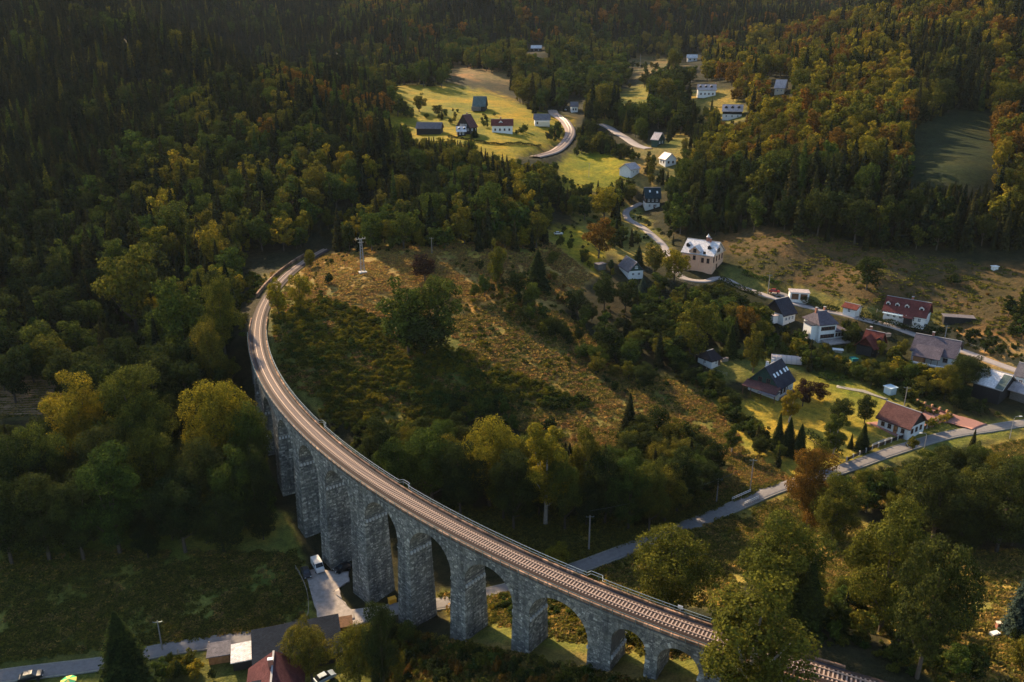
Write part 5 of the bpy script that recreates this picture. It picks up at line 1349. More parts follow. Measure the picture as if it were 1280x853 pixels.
# unit prototypes; every placed tree is scaled from these
NEARB = [broad(11, 18, 12.5, 34, 27000, .25), broad(12, 18, 12.5, 28, 26000, .25), broad(13, 18, 12.5, 30, 25000, .25, .1), broad(14, 18, 12.5, 44, 27000, .25, .08)]
NEART = [broad(21, 18, 8, 28, 22000, .23, .02), broad(22, 18, 8, 52, 30000, .2, .03, droop=.9)]
MIDB = [broad(31, 16, 10.5, 24, 5600, .44), broad(32, 16, 10.5, 20, 5400, .44), broad(33, 16, 10.5, 26, 5200, .44, .08), broad(34, 16, 10.5, 30, 5800, .44, .05)]
FARB = [broad(41, 16, 10, 18, 1300, .9, .04), broad(42, 16, 10, 15, 1200, .88, .04), broad(43, 16, 10, 16, 1150, .88, .04)]
SHB = [broad(51, 3, 3.4, 10, 560, .34, .0), broad(52, 3, 3.0, 8, 500, .34, .0), broad(53, 3, 3.8, 11, 620, .34, .0)]
NEARC = [conif(61, 22, 7.5, 19000, .40, 24), conif(62, 22, 6.6, 18000, .38, 26)]
MIDC = [conif(71, 22, 7, 4600, .66, 18), conif(72, 22, 6.2, 4400, .66, 19)]
FARC = [conif(81, 22, 6.5, 850, 1.35, 11), conif(82, 22, 5.8, 800, 1.3, 12), conif(83, 22, 7.2, 900, 1.4, 11)]
_mc = {}
FAM = {'NB': NEARB, 'NT': NEART, 'MB': MIDB, 'FB': FARB, 'SH': SHB, 'NC': NEARC, 'MC': MIDC, 'FC': FARC}
FH = {'NB': 18, 'NT': 18, 'MB': 16, 'FB': 16, 'SH': 3, 'NC': 22, 'MC': 22, 'FC': 22}
FW = {'NB': 12.5, 'NT': 8.0, 'MB': 10.5, 'FB': 10, 'SH': 3.4, 'NC': 7, 'MC': 6.6, 'FC': 6.5}
def tm(fam, v, t, whole=True):
    v %= len(FAM[fam]); k = (fam, v, t, whole)
    if k not in _mc:
        T, Lf = FAM[fam][v]
        if whole: _mc[k] = tree_mesh('whole_tree', T, Lf, FOL[t])
    return _mc[k]
_pc = {}
def part_meshes(fam, v):
    v %= len(FAM[fam])
    if (fam, v) not in _pc:
        T, Lf = FAM[fam][v]; _pc[(fam, v)] = (npmesh('trunk', T[0], T[1], M_BIRCH if fam == 'NT' else M_BARK), npmesh('crown', Lf[0], Lf[1], FOL['g']))
    return _pc[(fam, v)]
SRC = {}         # (fam, v, tint) -> a real object using that whole mesh, reused as source for the massed trees
NAMES = {'B': 'broadleaf_tree', 'T': 'birch_tree', 'C': 'spruce_tree', 'H': 'shrub'}
COUNT = {'B': 0, 'C': 0, 'H': 0}
BIG = []         # placed trees (x, y, radius)
def place(fam, v, t, X, Y, Z, h, wd, label, group=None, parts=False):
    sz = h / FH[fam]; sx = wd / FW[fam]; rz = rnd.uniform(0, 6.28)
    key = 'C' if fam[1] == 'C' else 'H' if fam == 'SH' else 'B'
    nm = {'C': 'spruce_tree', 'H': 'shrub', 'B': 'birch_tree' if fam == 'NT' else 'broadleaf_tree'}[key]
    if t == 'n' and key == 'C': nm = 'blue_spruce'
    COUNT[key] += 1; cat = 'shrub' if key == 'H' else 'tree'
    if parts:
        r = empty(nm, (X, Y, Z - .1), rz, label=label, cat=cat, group=group); r.scale = (sx, sx, sz)
        a, b = part_meshes(fam, v); link('trunk', a, r); cr = link('crown', b, r); cr.material_slots[0].link = 'OBJECT'; cr.material_slots[0].material = FOL[t]
    else:
        r = link(nm, tm(fam, v, t, True), None, (X, Y, Z - .1), rz, (sx, sx, sz), label, cat, group)
        SRC.setdefault((fam, v % len(FAM[fam]), t), r)
    BIG.append((X, Y, wd / 2)); return r
# individually described trees: (x, y_top, y_base, width px, kind, tint, label)
HAND = [
 (112,466,588,84,'b','y','big golden-topped tree at the right edge of the striped field'),
 (182,456,585,98,'b','o','tallest broad tree of the left grove, with mixed olive and gold leaves'),
 (275,474,592,92,'b','y','rounded golden-topped tree nearest the far piers of the viaduct'),
 (30,545,655,84,'b','d','dark tree below the striped field at the left edge'),
 (235,348,450,64,'b','g','olive tree with a light top left of the single woodland pole'),
 (282,346,445,52,'b','o','golden tree right of the woodland pole beside the railway'),
 (268,398,492,46,'b','o','olive round tree on the bank left of the railway'),
 (320,503,612,50,'b','g','green tree squeezed between the golden grove and the far piers'),
 (324,560,662,54,'b','d','dark tree touching the foot of the far piers'),
 (150,560,692,92,'b','g','green rounded tree in the lower row of the left grove'),
 (232,595,690,86,'b','d','dark rounded tree at the meadow edge of the left grove'),
 (62,595,700,90,'b','d','dark rounded tree at the left end of the meadow edge'),
 (66,528,640,72,'b','g','green tree in the second row of the left grove, below the striped field'),
 (142,532,645,78,'b','d','dark tree in the second row of the left grove'),
 (205,528,640,76,'b','o','olive-lit tree in the middle of the second row of the left grove'),
 (258,548,655,74,'b','d','dark rounded tree in the second row near the far piers'),
 (300,560,665,66,'b','g','green tree low in the left grove closest to the meadow and piers'),
 (105,600,700,80,'b','d','dark tree in the lowest row of the left grove'),
 (15,600,705,80,'b','d','dark tree at the extreme left of the lowest row'),
 (280,618,690,70,'b','d','lowest dark tree of the grove near the meadow corner'),
 (172,305,420,76,'b','o','wide olive-crowned tree standing above the dark wood on the left slope'),
 (272,274,345,40,'b','y','bright yellow tree in the wood above the railway bend'),
 (930,716,900,135,'t','o','great drooping golden birch hiding the near end of the viaduct'),
 (838,657,770,100,'b','o','broad olive and gold tree beside the road close to the viaduct'),
 (970,640,780,108,'b','o','large golden-green maple in the middle of the near right grove'),
 (1100,630,790,104,'b','o','tall dense olive tree right of the golden-green maple'),
 (1146,668,848,96,'b','d','broad dark tree standing in front of the tall olive tree'),
 (1005,700,790,62,'s','d','dark spruce tucked against the right side of the maple'),
 (1038,590,685,62,'b','o','golden-topped tree beside the road bend'),
 (1008,560,660,66,'b','r','russet-brown tree next to the road below the spruce trio'),
 (1165,572,680,92,'b','d','dark tree in the shaded wood below the road'),
 (1245,576,690,88,'b','d','dark tree at the right edge of the shaded wood'),
 (1272,700,795,46,'s','n','bluish conifer at the right edge above the corner field'),
 (478,522,625,56,'b','d','dark rounded tree close behind the viaduct railing'),
 (541,534,635,80,'b','g','dark olive tree with a lit crown in the row behind the viaduct'),
 (612,521,632,80,'b','y','bright yellow-topped tree in the row behind the viaduct'),
 (682,530,655,66,'n','y','tall oval golden tree standing out from the row behind the viaduct'),
 (729,534,645,44,'b','o','grey-olive tree just right of the tall oval golden tree'),
 (811,574,665,54,'b','o','olive rounded tree at the right end of the dark row'),
 (697,681,708,32,'h','y','lone small golden bush beyond the railing near the road'),
 (165,766,880,84,'s','d','large dark spruce at the bottom left beside the road'),
 (480,752,862,48,'b','d','dark evergreen mass at the foot of the piers'),
 (391,777,856,64,'b','o','brownish rounded tree right of the nearest house'),
 (450,782,858,62,'b','o','second brownish tree between the house and the piers'),
 (498,816,858,22,'h','o','small thin golden-brown tree at the bottom edge'),
 (511,345,444,70,'b','g','dark twin tree on the open hill, left trunk'),
 (550,346,434,62,'b','g','dark twin tree on the open hill, right trunk'),
 (500,546,640,62,'b','g','green tree behind the railing, second in the belt behind the viaduct'),
 (576,548,652,64,'b','d','dark tree between the two golden crowns behind the viaduct'),
 (642,560,662,64,'b','d','dark tree left of the tall oval golden tree'),
 (706,572,662,54,'b','g','green tree at the right foot of the tall oval golden tree'),
 (756,560,655,60,'b','d','dark rounded tree in the right half of the belt behind the viaduct'),
 (785,572,662,56,'b','g','green rounded tree in the right half of the belt behind the viaduct'),
 (846,562,640,58,'b','d','dark spreading tree at the right end of the belt near the short pole'),
 (455,560,612,40,'b','g','small green tree tight against the railing at the left end of the belt'),
 (530,392,446,76,'b','d','low dark bushy tree under the twin trees on the hill'),
 (531,319,352,36,'b','p','dark reddish round tree crowning the open hill'),
 (349,345,396,28,'b','y','small golden tree leaning over the railway'),
 (376,342,388,30,'b','y','golden tree right beside the track above the railway bend'),
 (388,311,338,15,'b','o','small rounded tree where the track disappears'),
 (411,341,355,15,'h','d','round dark bush on the orange slope near the track'),
 (622,298,360,24,'n','o','slim tall birch-like tree on the hill'),
 (672,313,360,36,'s','d','solitary dark spruce on the hill right of the slim birch-like tree'),
 (601,324,338,13,'h','d','small dark round bush left of the slim hill tree'),
 (606,343,372,17,'b','g','small green tree below the slim hill tree'),
 (593,352,373,15,'h','g','pale green bush on the hill beside the small green tree'),
 (646,341,370,26,'b','d','dark round tree just below the solitary hill spruce'),
 (664,352,386,26,'b','g','green round tree second below the solitary hill spruce'),
 (662,379,404,18,'b','g','little green tree on the lower path of the hill'),
 (691,311,332,18,'h','o','sparse small tree beside the lawn'),
 (721,362,395,34,'b','d','dark ball-shaped tree right of the hill slope'),
 (755,342,388,32,'b','d','left half of the large dark double tree in mid valley'),
 (781,348,390,34,'b','d','right half of the large dark double tree in mid valley'),
 (690,394,414,22,'b','o','low olive tree above the shrubby slope'),
 (758,404,442,38,'b','d','dark green tree in the middle thicket'),
 (787,424,460,27,'b','g','round green tree at the lower edge of the middle thicket'),
 (805,454,484,34,'b','d','dark bushy tree standing alone below the thicket'),
 (768,476,490,11,'h','d','tiny round bush on the rough brown meadow'),
 (868,374,450,50,'b','o','broad golden-olive tree rising above the valley thicket'),
 (817,303,346,28,'b','o','olive tree left of the manor house'),
 (843,310,354,36,'b','y','rounded golden-green tree directly before the manor house'),
 (798,307,332,18,'s','d','dark conifer behind the gable cottage'),
 (803,346,368,16,'s','n','small blue spruce below the gable cottage'),
 (755,232,275,42,'b','y','golden round tree by the wide valley bend'),
 (748,272,323,38,'b','r','dark russet tree beside the upper lawn'),
 (941,404,466,28,'n','o','tall columnar golden-edged tree above the slate-roofed cottage'),
 (912,406,446,22,'s','d','dark spruce between the hut and the columnar tree'),
 (931,382,425,30,'b','r','orange-brown tree above the hut'),
 (1003,472,508,28,'b','p','dark purple-leaved tree in front of the slate-roofed cottage'),
 (1024,478,500,24,'b','p','lower purple bush-like tree on the lawn'),
 (986,486,528,27,'n','y','bright yellow-green cone-shaped tree on the lawn'),
 (971,517,562,22,'s','d','left spruce of the dark trio on the lawn'),
 (984,522,566,24,'s','d','middle spruce of the dark trio on the lawn'),
 (998,530,572,26,'s','d','right spruce of the dark trio on the lawn'),
 (1050,497,530,34,'b','d','dark rounded tree left of the brown-roofed bungalow'),
 (1080,493,530,24,'b','d','dark slim tree touching the brown-roofed bungalow'),
 (1040,516,572,32,'n','g','green conical tree at the garden corner'),
 (1077,529,562,22,'s','d','small pointed spruce in the bungalow garden'),
 (1063,542,560,8,'s','d','tiny pointed spruce in the bungalow garden'),
 (914,530,566,22,'n','g','upright green bush-like tree alone on the brown meadow'),
 (949,545,568,24,'b','d','dark round tree at the end of the garden hedge'),
 (1140,546,562,15,'h','o','small olive tree at the roadside near the street lamp'),
 (1083,322,362,40,'b','d','big dark rounded tree alone on the brown field'),
 (1190,342,357,26,'h','d','low dark bush in the brown field'),
 (1205,442,490,44,'b','d','large dark tree between bungalow and white-roofed barn'),
 (1180,455,500,34,'b','o','pale olive tree below the broad bungalow'),
 (1162,522,535,20,'h','y','yellow-topped shrub beside the red driveway'),
 (1099,425,447,12,'h','y','small golden tree among the garden bushes'),
 (1126,424,448,16,'h','o','round golden-green tree left of the broad bungalow'),
 (492,118,141,17,'b','o','round olive tree at the left end of the yellow meadow') ,
 (524,116,140,20,'b','o','round bushy tree inside the yellow meadow'),
 (548,131,145,16,'b','d','low dark tree at the foot of the yellow meadow'),
 (593,160,172,14,'s','d','small dark conifer right of the white annex'),
]
HAND = [h for h in HAND if h[0] != 492]
def in_px(px): return -60 < px < 1340
for k, (x, yt, yb, wpx, kd, t, lab) in enumerate(HAND):
    P = gp(x, yb); X, Y, Z = P; wd_ = Y * cp + (CZ - Z) * sp
    # height so that the top projects on y_top (solve on the vertical through P)
    lo, hi = .5, 60.
    for _ in range(30):
        mid = (lo + hi) / 2
        if prj(X, Y, Z + mid)[1] > yt: lo = mid
        else: hi = mid
    h = lo; w_ = wpx * wd_ / FPX; near = wd_ < 260
    fam = {'b': 'NB' if near else 'MB', 'n': 'NT' if near else 'MB', 't': 'NT', 's': 'NC' if near else 'MC', 'h': 'SH'}[kd]
    if fam == 'SH' and h > 5: fam = 'MB'
    vv = k
    if fam == 'NT': vv = 1 if kd == 't' else 0
    if kd == 't': w_ *= 1.0
    place(fam, vv, t, X, Y, Z, h * 1.02, w_, lab, parts=True)
def free(X, Y, r, f=.75):
    for bx_, by_, br in BIG:
        if abs(bx_ - X) < 30 and (bx_ - X) ** 2 + (by_ - Y) ** 2 < ((br + r) * f) ** 2: return False
    return True
def clear_house(X, Y, r):
    for c, L, W, hr, rz in HOUSES:
        if abs(c[0] - X) < 25 and abs(c[1] - Y) < 25:
            dx, dy = X - c[0], Y - c[1]; u = dx * math.cos(rz) + dy * math.sin(rz); v = -dx * math.sin(rz) + dy * math.cos(rz)
            if abs(u) < L / 2 + r * .7 + 1 and abs(v) < W / 2 + r * .7 + 1: return False
    return True
# pixels that must stay clear of nearer trees (houses, roads, the railway, open meadow seen in the photo)
KEEP = np.zeros((RH, RW), bool)
def stamp(px, py, r=2):
    i, j = int((py - RY) / 2), int((px - RX) / 2)
    if 0 <= i < RH and 0 <= j < RW: KEEP[max(0, i - r):i + r + 1, max(0, j - r):j + r + 1] = True
for c, L, W, hr, rz in HOUSES:
    for u in np.linspace(-L / 2, L / 2, 9):
        for zz in np.linspace(.8, hr, 5):
            for v in (-W / 2, 0):
                px, py, _ = prj(c[0] + u * math.cos(rz) - v * math.sin(rz), c[1] + u * math.sin(rz) + v * math.cos(rz), c[2] + zz); stamp(px, py, 1)
for p, hw in ROADS:
    px, py, wd_ = prj(p[:, 0], p[:, 1], p[:, 2])
    for a, b in zip(px, py): stamp(a, b, 1)
for th in np.arange(172, 239.6, .3):
    for r in (VR - 3, VR + 3):
        for z in (28, 30):
            x, y = ring(th, r); px, py, _ = prj(x, y, z)
            if not (343 < px < 386 and 335 < py < 385): stamp(px, py, 1)
for p in [[(362,590),(374,575),(400,590),(440,610),(500,650),(560,690),(660,720),(760,760),(835,800),(830,850),(740,846),(640,812),(560,770),(520,762),(455,745),(400,700),(375,660)]]: KEEP |= poly_mask(p)
KT = np.cumsum(np.cumsum(np.pad(KEEP.astype(np.int32), ((1, 0), (1, 0))), 0), 1)
for p in OPEN: KEEP |= poly_mask(p)
KI = np.cumsum(np.cumsum(np.pad(KEEP.astype(np.int32), ((1, 0), (1, 0))), 0), 1)
CI = np.cumsum(np.cumsum(np.pad((~CANOPY).astype(np.int32), ((1, 0), (1, 0))), 0), 1)
def boxsum(I, x0, y0, x1, y1):
    i0 = np.clip(((y0 - RY) / 2).astype(int), 0, RH); i1 = np.clip(((y1 - RY) / 2).astype(int) + 1, 0, RH); j0 = np.clip(((x0 - RX) / 2).astype(int), 0, RW); j1 = np.clip(((x1 - RX) / 2).astype(int) + 1, 0, RW)
    return I[i1, j1] - I[i0, j1] - I[i1, j0] + I[i0, j0]
def visible(X, Y, Z):
    """does the sight line to this point clear the terrain?"""
    ok = np.ones(len(X), bool)
    for f in np.linspace(.35, .97, 22):
        ok &= (CZ + (Z - CZ) * f) > H0(X * f, Y * f) - 1.0
    return ok
# palettes by place: (polygon, conifer share, broadleaf tints)
REG = [
 ([(-260,-60),(430,-60),(420,95),(500,150),(470,200),(330,190),(200,210),(0,260),(-260,300)], .86, 'dddgo'),
 ([(-260,300),(0,260),(200,210),(200,330),(130,470),(-260,480)], .30, 'dddg'),
 ([(130,215),(330,190),(420,190),(400,300),(330,350),(300,480),(150,480),(200,330)], .28, 'ggoyodd'),
 ([(300,180),(480,150),(700,180),(700,310),(380,320),(330,260)], .30, 'gogyodgo'),
 ([(330,95),(500,140),(500,200),(330,190)], .45, 'ogrodg'),
 ([(430,-60),(800,-60),(850,60),(560,100),(420,95)], .55, 'dgord'),
 ([(540,60),(850,55),(860,150),(700,150),(560,110)], .12, 'ggoogdo'),
 ([(800,-60),(1150,-60),(1000,60),(860,70)], .85, 'dor'),
 ([(860,60),(1000,40),(1240,0),(1260,80),(1130,110),(960,120),(880,90)], .22, 'oorydoy'),
 ([(860,90),(960,110),(1150,90),(1145,230),(1000,240),(850,300),(820,240),(900,180)], .08, 'ryoyroyo'),
 ([(820,220),(1150,225),(1240,225),(1300,260),(1300,345),(830,310)], .55, 'ddgdo'),
 ([(1130,60),(1235,60),(1235,150),(1140,160)], .75, 'do'),
 ([(1235,40),(1540,40),(1540,300),(1235,300)], .12, 'rroyo'),
 ([(-260,480),(340,480),(340,720),(-260,720)], .04, 'ddddo'),
 ([(690,100),(860,100),(860,300),(690,300)], .18, 'ggdod'),
]
RID = np.full((RH, RW), -1)
for k, (p, a, b) in enumerate(REG): RID[poly_mask(p)] = k
MASS = []        # (X, Y, Z, h, w, kind, tint, px, depth)
def jgrid(x0, x1, y0, y1, s):
    X, Y = np.meshgrid(np.arange(x0, x1, s), np.arange(y0, y1, s)); n = X.size
    return X.ravel() + rng.uniform(-.45, .45, n) * s, Y.ravel() + rng.uniform(-.45, .45, n) * s
OCC = {}
def occ_ok(x, y, r):
    g = 6.0; i, j = int(x // g), int(y // g)
    for a in (-1, 0, 1):
        for b in (-1, 0, 1):
            for qx, qy, qr in OCC.get((i + a, j + b), ()):
                if (qx - x) ** 2 + (qy - y) ** 2 < ((qr + r) * .62) ** 2: return False
    OCC.setdefault((i, j), []).append((x, y, r)); return True
for X_, Y_, R_ in BIG: OCC.setdefault((int(X_ // 6), int(Y_ // 6)), []).append((X_, Y_, R_ * .9))
# passes: spacing, height range, distance range
for sp_, h0, h1, ya, yb in ((7.0, 15, 24, 150, 640), (9.0, 16, 25, 640, 1500), (5.0, 10, 15, 150, 640), (4.2, 6, 10, 150, 560), (16., 18, 26, 1500, 3000)):
    X, Y = jgrid(-1100 if yb < 1600 else -1900, 1100 if yb < 1600 else 1900, ya, yb, sp_)
    k = np.abs(X) < Y * .86 + 70; X, Y = X[k], Y[k]; Z = H(X, Y); px, py, wd_ = prj(X, Y, Z)
    rid = rast(RID, px, py); rid = np.where((px < RX) | (px > RX + 2 * RW) | (py < RY), np.where(px < 640, 0, 8), rid)
    share = np.array([r[1] for r in REG] + [.5])[rid]
    con = rng.uniform(0, 1, len(X)) < share
    n1 = np.sin(X * .021 + 3) * np.sin(Y * .017 + X * .008)
    con = np.where(n1 > .45, rng.uniform(0, 1, len(X)) < share * 1.6, con); con = np.where(n1 < -.5, rng.uniform(0, 1, len(X)) < share * .6, con)
    h = rng.uniform(h0, h1, len(X)) * (.92 + .22 * np.sin(X * .045 + 1.3) * np.sin(Y * .038)) * np.where(con, 1.12, .92); w_ = h * np.where(con, rng.uniform(.27, .36, len(X)), rng.uniform(.52, .78, len(X)))
    _, pt, _ = prj(X, Y, Z + h); hw = w_ / 2 * FPX / wd_
    inside = boxsum(CI, px - hw * .65, pt + 1, px + hw * .65, pt + (py - pt) * .45); area = np.maximum(1, (hw * 1.3 / 2) * ((py - pt) * .45 / 2))
    keep = (inside < area * .12)
    kp = boxsum(KI, px - hw * .8, pt, px + hw * .8, np.maximum(pt, py - 2)); keep &= kp <= 0
    ground_open = (px > 300) & (py > 315) & (px < 1500); keep &= ~ground_open
    keep &= ~((px <= 300) & (py > 706))
    keep &= (px > -240) & (px < 1520)
    th = np.degrees(np.arctan2(Y - VY, X - VX)) % 360; dv = np.abs(np.hypot(X - VX, Y - VY) - VR)
    keep &= ~((dv < 7 + w_ * .3) & (th > 160) & (th < 262))
    idx = np.nonzero(keep)[0]; v = visible(X[idx], Y[idx], Z[idx] + h[idx]); idx = idx[v]
    bd, _ = near_road(X[idx], Y[idx]); idx = idx[bd > 2.5]
    for q in idx:
        if not occ_ok(X[q], Y[q], w_[q] / 2): continue
        if not clear_house(X[q], Y[q], w_[q] / 2): continue
        pal = REG[rid[q]][2] if rid[q] >= 0 else 'dgo'
        tint = 's' if con[q] else pal[int((math.sin(X[q] * .013) * math.cos(Y[q] * .016) * .5 + .5) * 2.4 * len(pal) + rnd.random() * 2.2) % len(pal)]
        if con[q] and rnd.random() < .10: tint = 'o' if rnd.random() < .5 else 'g'
        MASS.append((X[q], Y[q], Z[q], h[q], w_[q], 'C' if con[q] else 'B', tint, px[q], wd_[q]))
print('massed trees', len(MASS))
# thickets of smaller trees and shrubs
LM = [(879,320,'the manor house'),(813,248,'the teal-roofed house'),(791,335,'the gable cottage'),(960,475,'the slate-roofed cottage'),(888,447,'the white hut'),(1125,522,'the brown-roofed bungalow'),(1166,435,'the broad bungalow'),
      (1237,472,'the white-roofed barn'),(1088,420,'the black cottage'),(1020,402,'the white villa'),(970,380,'the blue-grey roofed house'),(1130,385,'the dormered house'),(998,367,'the double garage'),(1064,382,'the little outbuilding'),(627,157,'the red-roofed farmhouse'),
      (580,150,'the dark timbered house'),(537,158,'the grey-roofed field barn'),(602,127,'the lone hay barn'),(677,148,'the slate-grey roadside house'),(718,130,'the little far cottage'),(864,72,'the highest white house'),(883,110,'the hillside house'),(912,138,'the half-black house'),(822,172,'the green boarded house'),
      (838,192,'the small gabled house'),(788,207,'the half-hidden house'),(670,58,'the lone house in the far woods'),(978,102,'the steep-roofed pale house'),(736,660,'the lone grey meadow pole'),(938,595,'the dark roadside pole'),(345,330,'the vanishing railway track'),(453,320,'the lattice mast'),
      (248,355,'the woodland pole'),(40,495,'the striped field'),(350,450,'the far piers'),(697,180,'the distant railway curve'),(740,210,'the second meadow'),(1190,180,'the hillside clearing'),(655,790,'the short near piers'),(490,750,'the yellow bin'),(165,820,'the large roadside spruce'),(930,780,'the drooping birch'),(970,700,'the great maple')]
def where(px, py):
    d, x, y, nm = min((math.hypot((px - x), (py - y) * 1.6), x, y, nm) for x, y, nm in LM)
    if d < 75:
        dx, dy = px - x, (py - y) * 1.3
        if abs(dx) > abs(dy): s_ = 'right of ' if dx > 0 else 'left of '
        else: s_ = 'below ' if dy > 0 else 'above '
        return s_ + nm
    c_ = ['at the far left', 'left of the middle', 'in the middle', 'right of the middle', 'at the far right'][int(min(4, max(0, px // 256)))]
    r_ = 'of the farthest hills' if py < 60 else 'of the upper slopes' if py < 150 else 'of the middle slopes' if py < 240 else 'of the lower slopes' if py < 400 else 'of the valley woods' if py < 700 else 'of the near ground'
    return c_ + ' ' + r_
def descr(ti, k, h, px, py):
    sz = {'B': ('small', 'mid-sized', 'tall'), 'C': ('small', 'mid-sized', 'tall'), 'H': ('low', 'knee-high', 'tall')}[k]; i = (h > 10) + (h > 16) if k != 'H' else (h > 1.3) + (h > 2.4)
    wd = where(px, py); n_ = {'B': 'broadleaf tree', 'C': 'spruce', 'H': 'shrub'}[k]
    return '%s %s %s %s' % (sz[i], TINTW[ti], n_, wd), '%s %s %s %s' % (sz[i], TINTW[ti], GRP[k], wd)
def area_name(px, py):
    if py > 740: return ('by the near piers' if px < 900 else 'in the near right corner')
    if px < 340: return 'in the left woods'
    if px < 700 and py > 520: return 'in the dark row behind the viaduct'
    if px > 980 and py > 550: return 'in the shaded wood below the road'
    if px > 980: return 'among the village gardens'
    if py > 330: return 'in the mid-valley thickets'
    return 'along the upper valley'
THK = []
for poly, h0, h1, pal, n in THICKET:
    xs, ys = [p[0] for p in poly], [p[1] for p in poly]; M_ = poly_mask(poly); c_ = 0; tries = 0
    while c_ < n and tries < n * 14:
        tries += 1; x, y = rnd.uniform(min(xs), max(xs)), rnd.uniform(min(ys), max(ys))
        if not rast(M_, x, y): continue
        P = gp(x, y)
        h = rnd.uniform(h0, h1); w_ = h * rnd.uniform(.6, .95)
        if not free(P[0], P[1], w_ / 2, .42) or not clear_house(P[0], P[1], w_ / 2): continue
        px, py, wd_ = prj(*P); _, pt, _ = prj(P[0], P[1], P[2] + h); hw = w_ / 2 * FPX / wd_
        if boxsum(KT, np.array([px - hw * .8]), np.array([pt]), np.array([px + hw * .8]), np.array([py]))[0] > 0: continue
        bd, _ = near_road(np.array([P[0]]), np.array([P[1]]))
        if bd[0] < 1.5: continue
        th = math.degrees(math.atan2(P[1] - VY, P[0] - VX)) % 360
        if abs(math.hypot(P[0] - VX, P[1] - VY) - VR) < 4.5 + w_ / 2 and 190 < th < 262: continue
        BIG.append((P[0], P[1], w_ / 2)); c_ += 1
        con = rnd.random() < .09 and h > 4.5
        THK.append((P[0], P[1], P[2], h * (1.25 if con else 1), w_ * (.6 if con else 1), 'C' if con else ('H' if h < 4.2 else 'B'), 's' if con else rnd.choice(pal), px, wd_, py))
print('thicket trees', len(THK))
GRP = {'B': 'broadleaf trees', 'C': 'spruces', 'H': 'shrubs'}
TINTW = {'d': 'dark green', 'g': 'mid green', 'o': 'olive', 'y': 'golden yellow', 'r': 'russet orange', 's': 'dark needled', 'p': 'purple', 'n': 'bluish'}
LEFT = []
allt = [t + (99,) if False else t for t in THK] + [m + (prj(m[0], m[1], m[2])[1],) for m in MASS]
allt.sort(key=lambda t: -(t[3] * t[4]) / t[8] ** 2)
LIM = {'B': 300, 'C': 290, 'H': 200}
for t in allt:
    X, Y, Z, h, w_, k, ti, px, wd_, py = t
    vis = -20 < px < 1300
    if COUNT[k] < LIM[k] and vis:
        near = wd_ < 230 and h > 8
        if k == 'H': fam = 'SH'
        elif k == 'C': fam = 'NC' if near else ('MC' if wd_ < 330 else 'FC')
        else: fam = 'NB' if near else ('MB' if (wd_ < 400 or h < 9) else 'FB')
        place(fam, rnd.randrange(4), ti, X, Y, Z, h, w_, *descr(ti, k, h, px, py), parts=near)
    else: LEFT.append(t)
print('individual', COUNT, 'left over', len(LEFT))

# ---- massed remainder: one object each, instancing the trees above on points
def mass(name, items, fams, tints_of, kind_label):
    """items: (X,Y,Z,h,w,kind,tint,..); sources are real trees of the scene"""
    keys = [k for k in SRC if k[0] in fams]
    if not keys or not items: return
    V_ = np.array([(t[0], t[1], t[2] - .2) for t in items], np.float32)
    me = bpy.data.meshes.new(name); me.vertices.add(len(V_)); me.vertices.foreach_set('co', V_.ravel())
    ks, sx, sz, rz = [], [], [], []
    for t in items:
        c = [i for i, k in enumerate(keys) if k[2] == t[6]] or list(range(len(keys))); i = rnd.choice(c); f = keys[i][0]
        ks.append(i); sx.append(t[4] / FW[f]); sz.append(t[3] / FH[f]); rz.append(rnd.uniform(0, 6.28))
    a = me.attributes.new('pick', 'INT', 'POINT'); a.data.foreach_set('value', ks)
    a = me.attributes.new('size', 'FLOAT_VECTOR', 'POINT'); a.data.foreach_set('vector', np.stack([sx, sx, sz], 1).astype(np.float32).ravel())
    a = me.attributes.new('turn', 'FLOAT_VECTOR', 'POINT'); a.data.foreach_set('vector', np.stack([np.zeros(len(rz)), np.zeros(len(rz)), rz], 1).astype(np.float32).ravel())
    o = link(name, me, kind='stuff', label=kind_label)
    ng = bpy.data.node_groups.new(name, 'GeometryNodeTree')
    ng.interface.new_socket('Geometry', in_out='INPUT', socket_type='NodeSocketGeometry'); ng.interface.new_socket('Geometry', in_out='OUTPUT', socket_type='NodeSocketGeometry')
    gi, go = ng.nodes.new('NodeGroupInput'), ng.nodes.new('NodeGroupOutput'); jn = ng.nodes.new('GeometryNodeJoinGeometry')
    def attr(nm, ty):
        n = ng.nodes.new('GeometryNodeInputNamedAttribute'); n.data_type = ty; n.inputs['Name'].default_value = nm; return n.outputs['Attribute']
    pk, sz_, tn = attr('pick', 'INT'), attr('size', 'FLOAT_VECTOR'), attr('turn', 'FLOAT_VECTOR')
    for i, k in enumerate(keys):
        ip = ng.nodes.new('GeometryNodeInstanceOnPoints'); oi = ng.nodes.new('GeometryNodeObjectInfo'); oi.inputs['Object'].default_value = SRC[k]; oi.inputs['As Instance'].default_value = False
        cm = ng.nodes.new('FunctionNodeCompare'); cm.data_type = 'INT'; cm.operation = 'EQUAL'
        ng.links.new(pk, cm.inputs[2]); cm.inputs[3].default_value = i
        ng.links.new(gi.outputs[0], ip.inputs['Points']); ng.links.new(cm.outputs[0], ip.inputs['Selection']); ng.links.new(oi.outputs['Geometry'], ip.inputs['Instance'])
        ng.links.new(sz_, ip.inputs['Scale']); ng.links.new(tn, ip.inputs['Rotation']); ng.links.new(ip.outputs[0], jn.inputs[0])
    ng.links.new(jn.outputs[0], go.inputs[0])
    md = o.modifiers.new('scatter', 'NODES'); md.node_group = ng
    return o
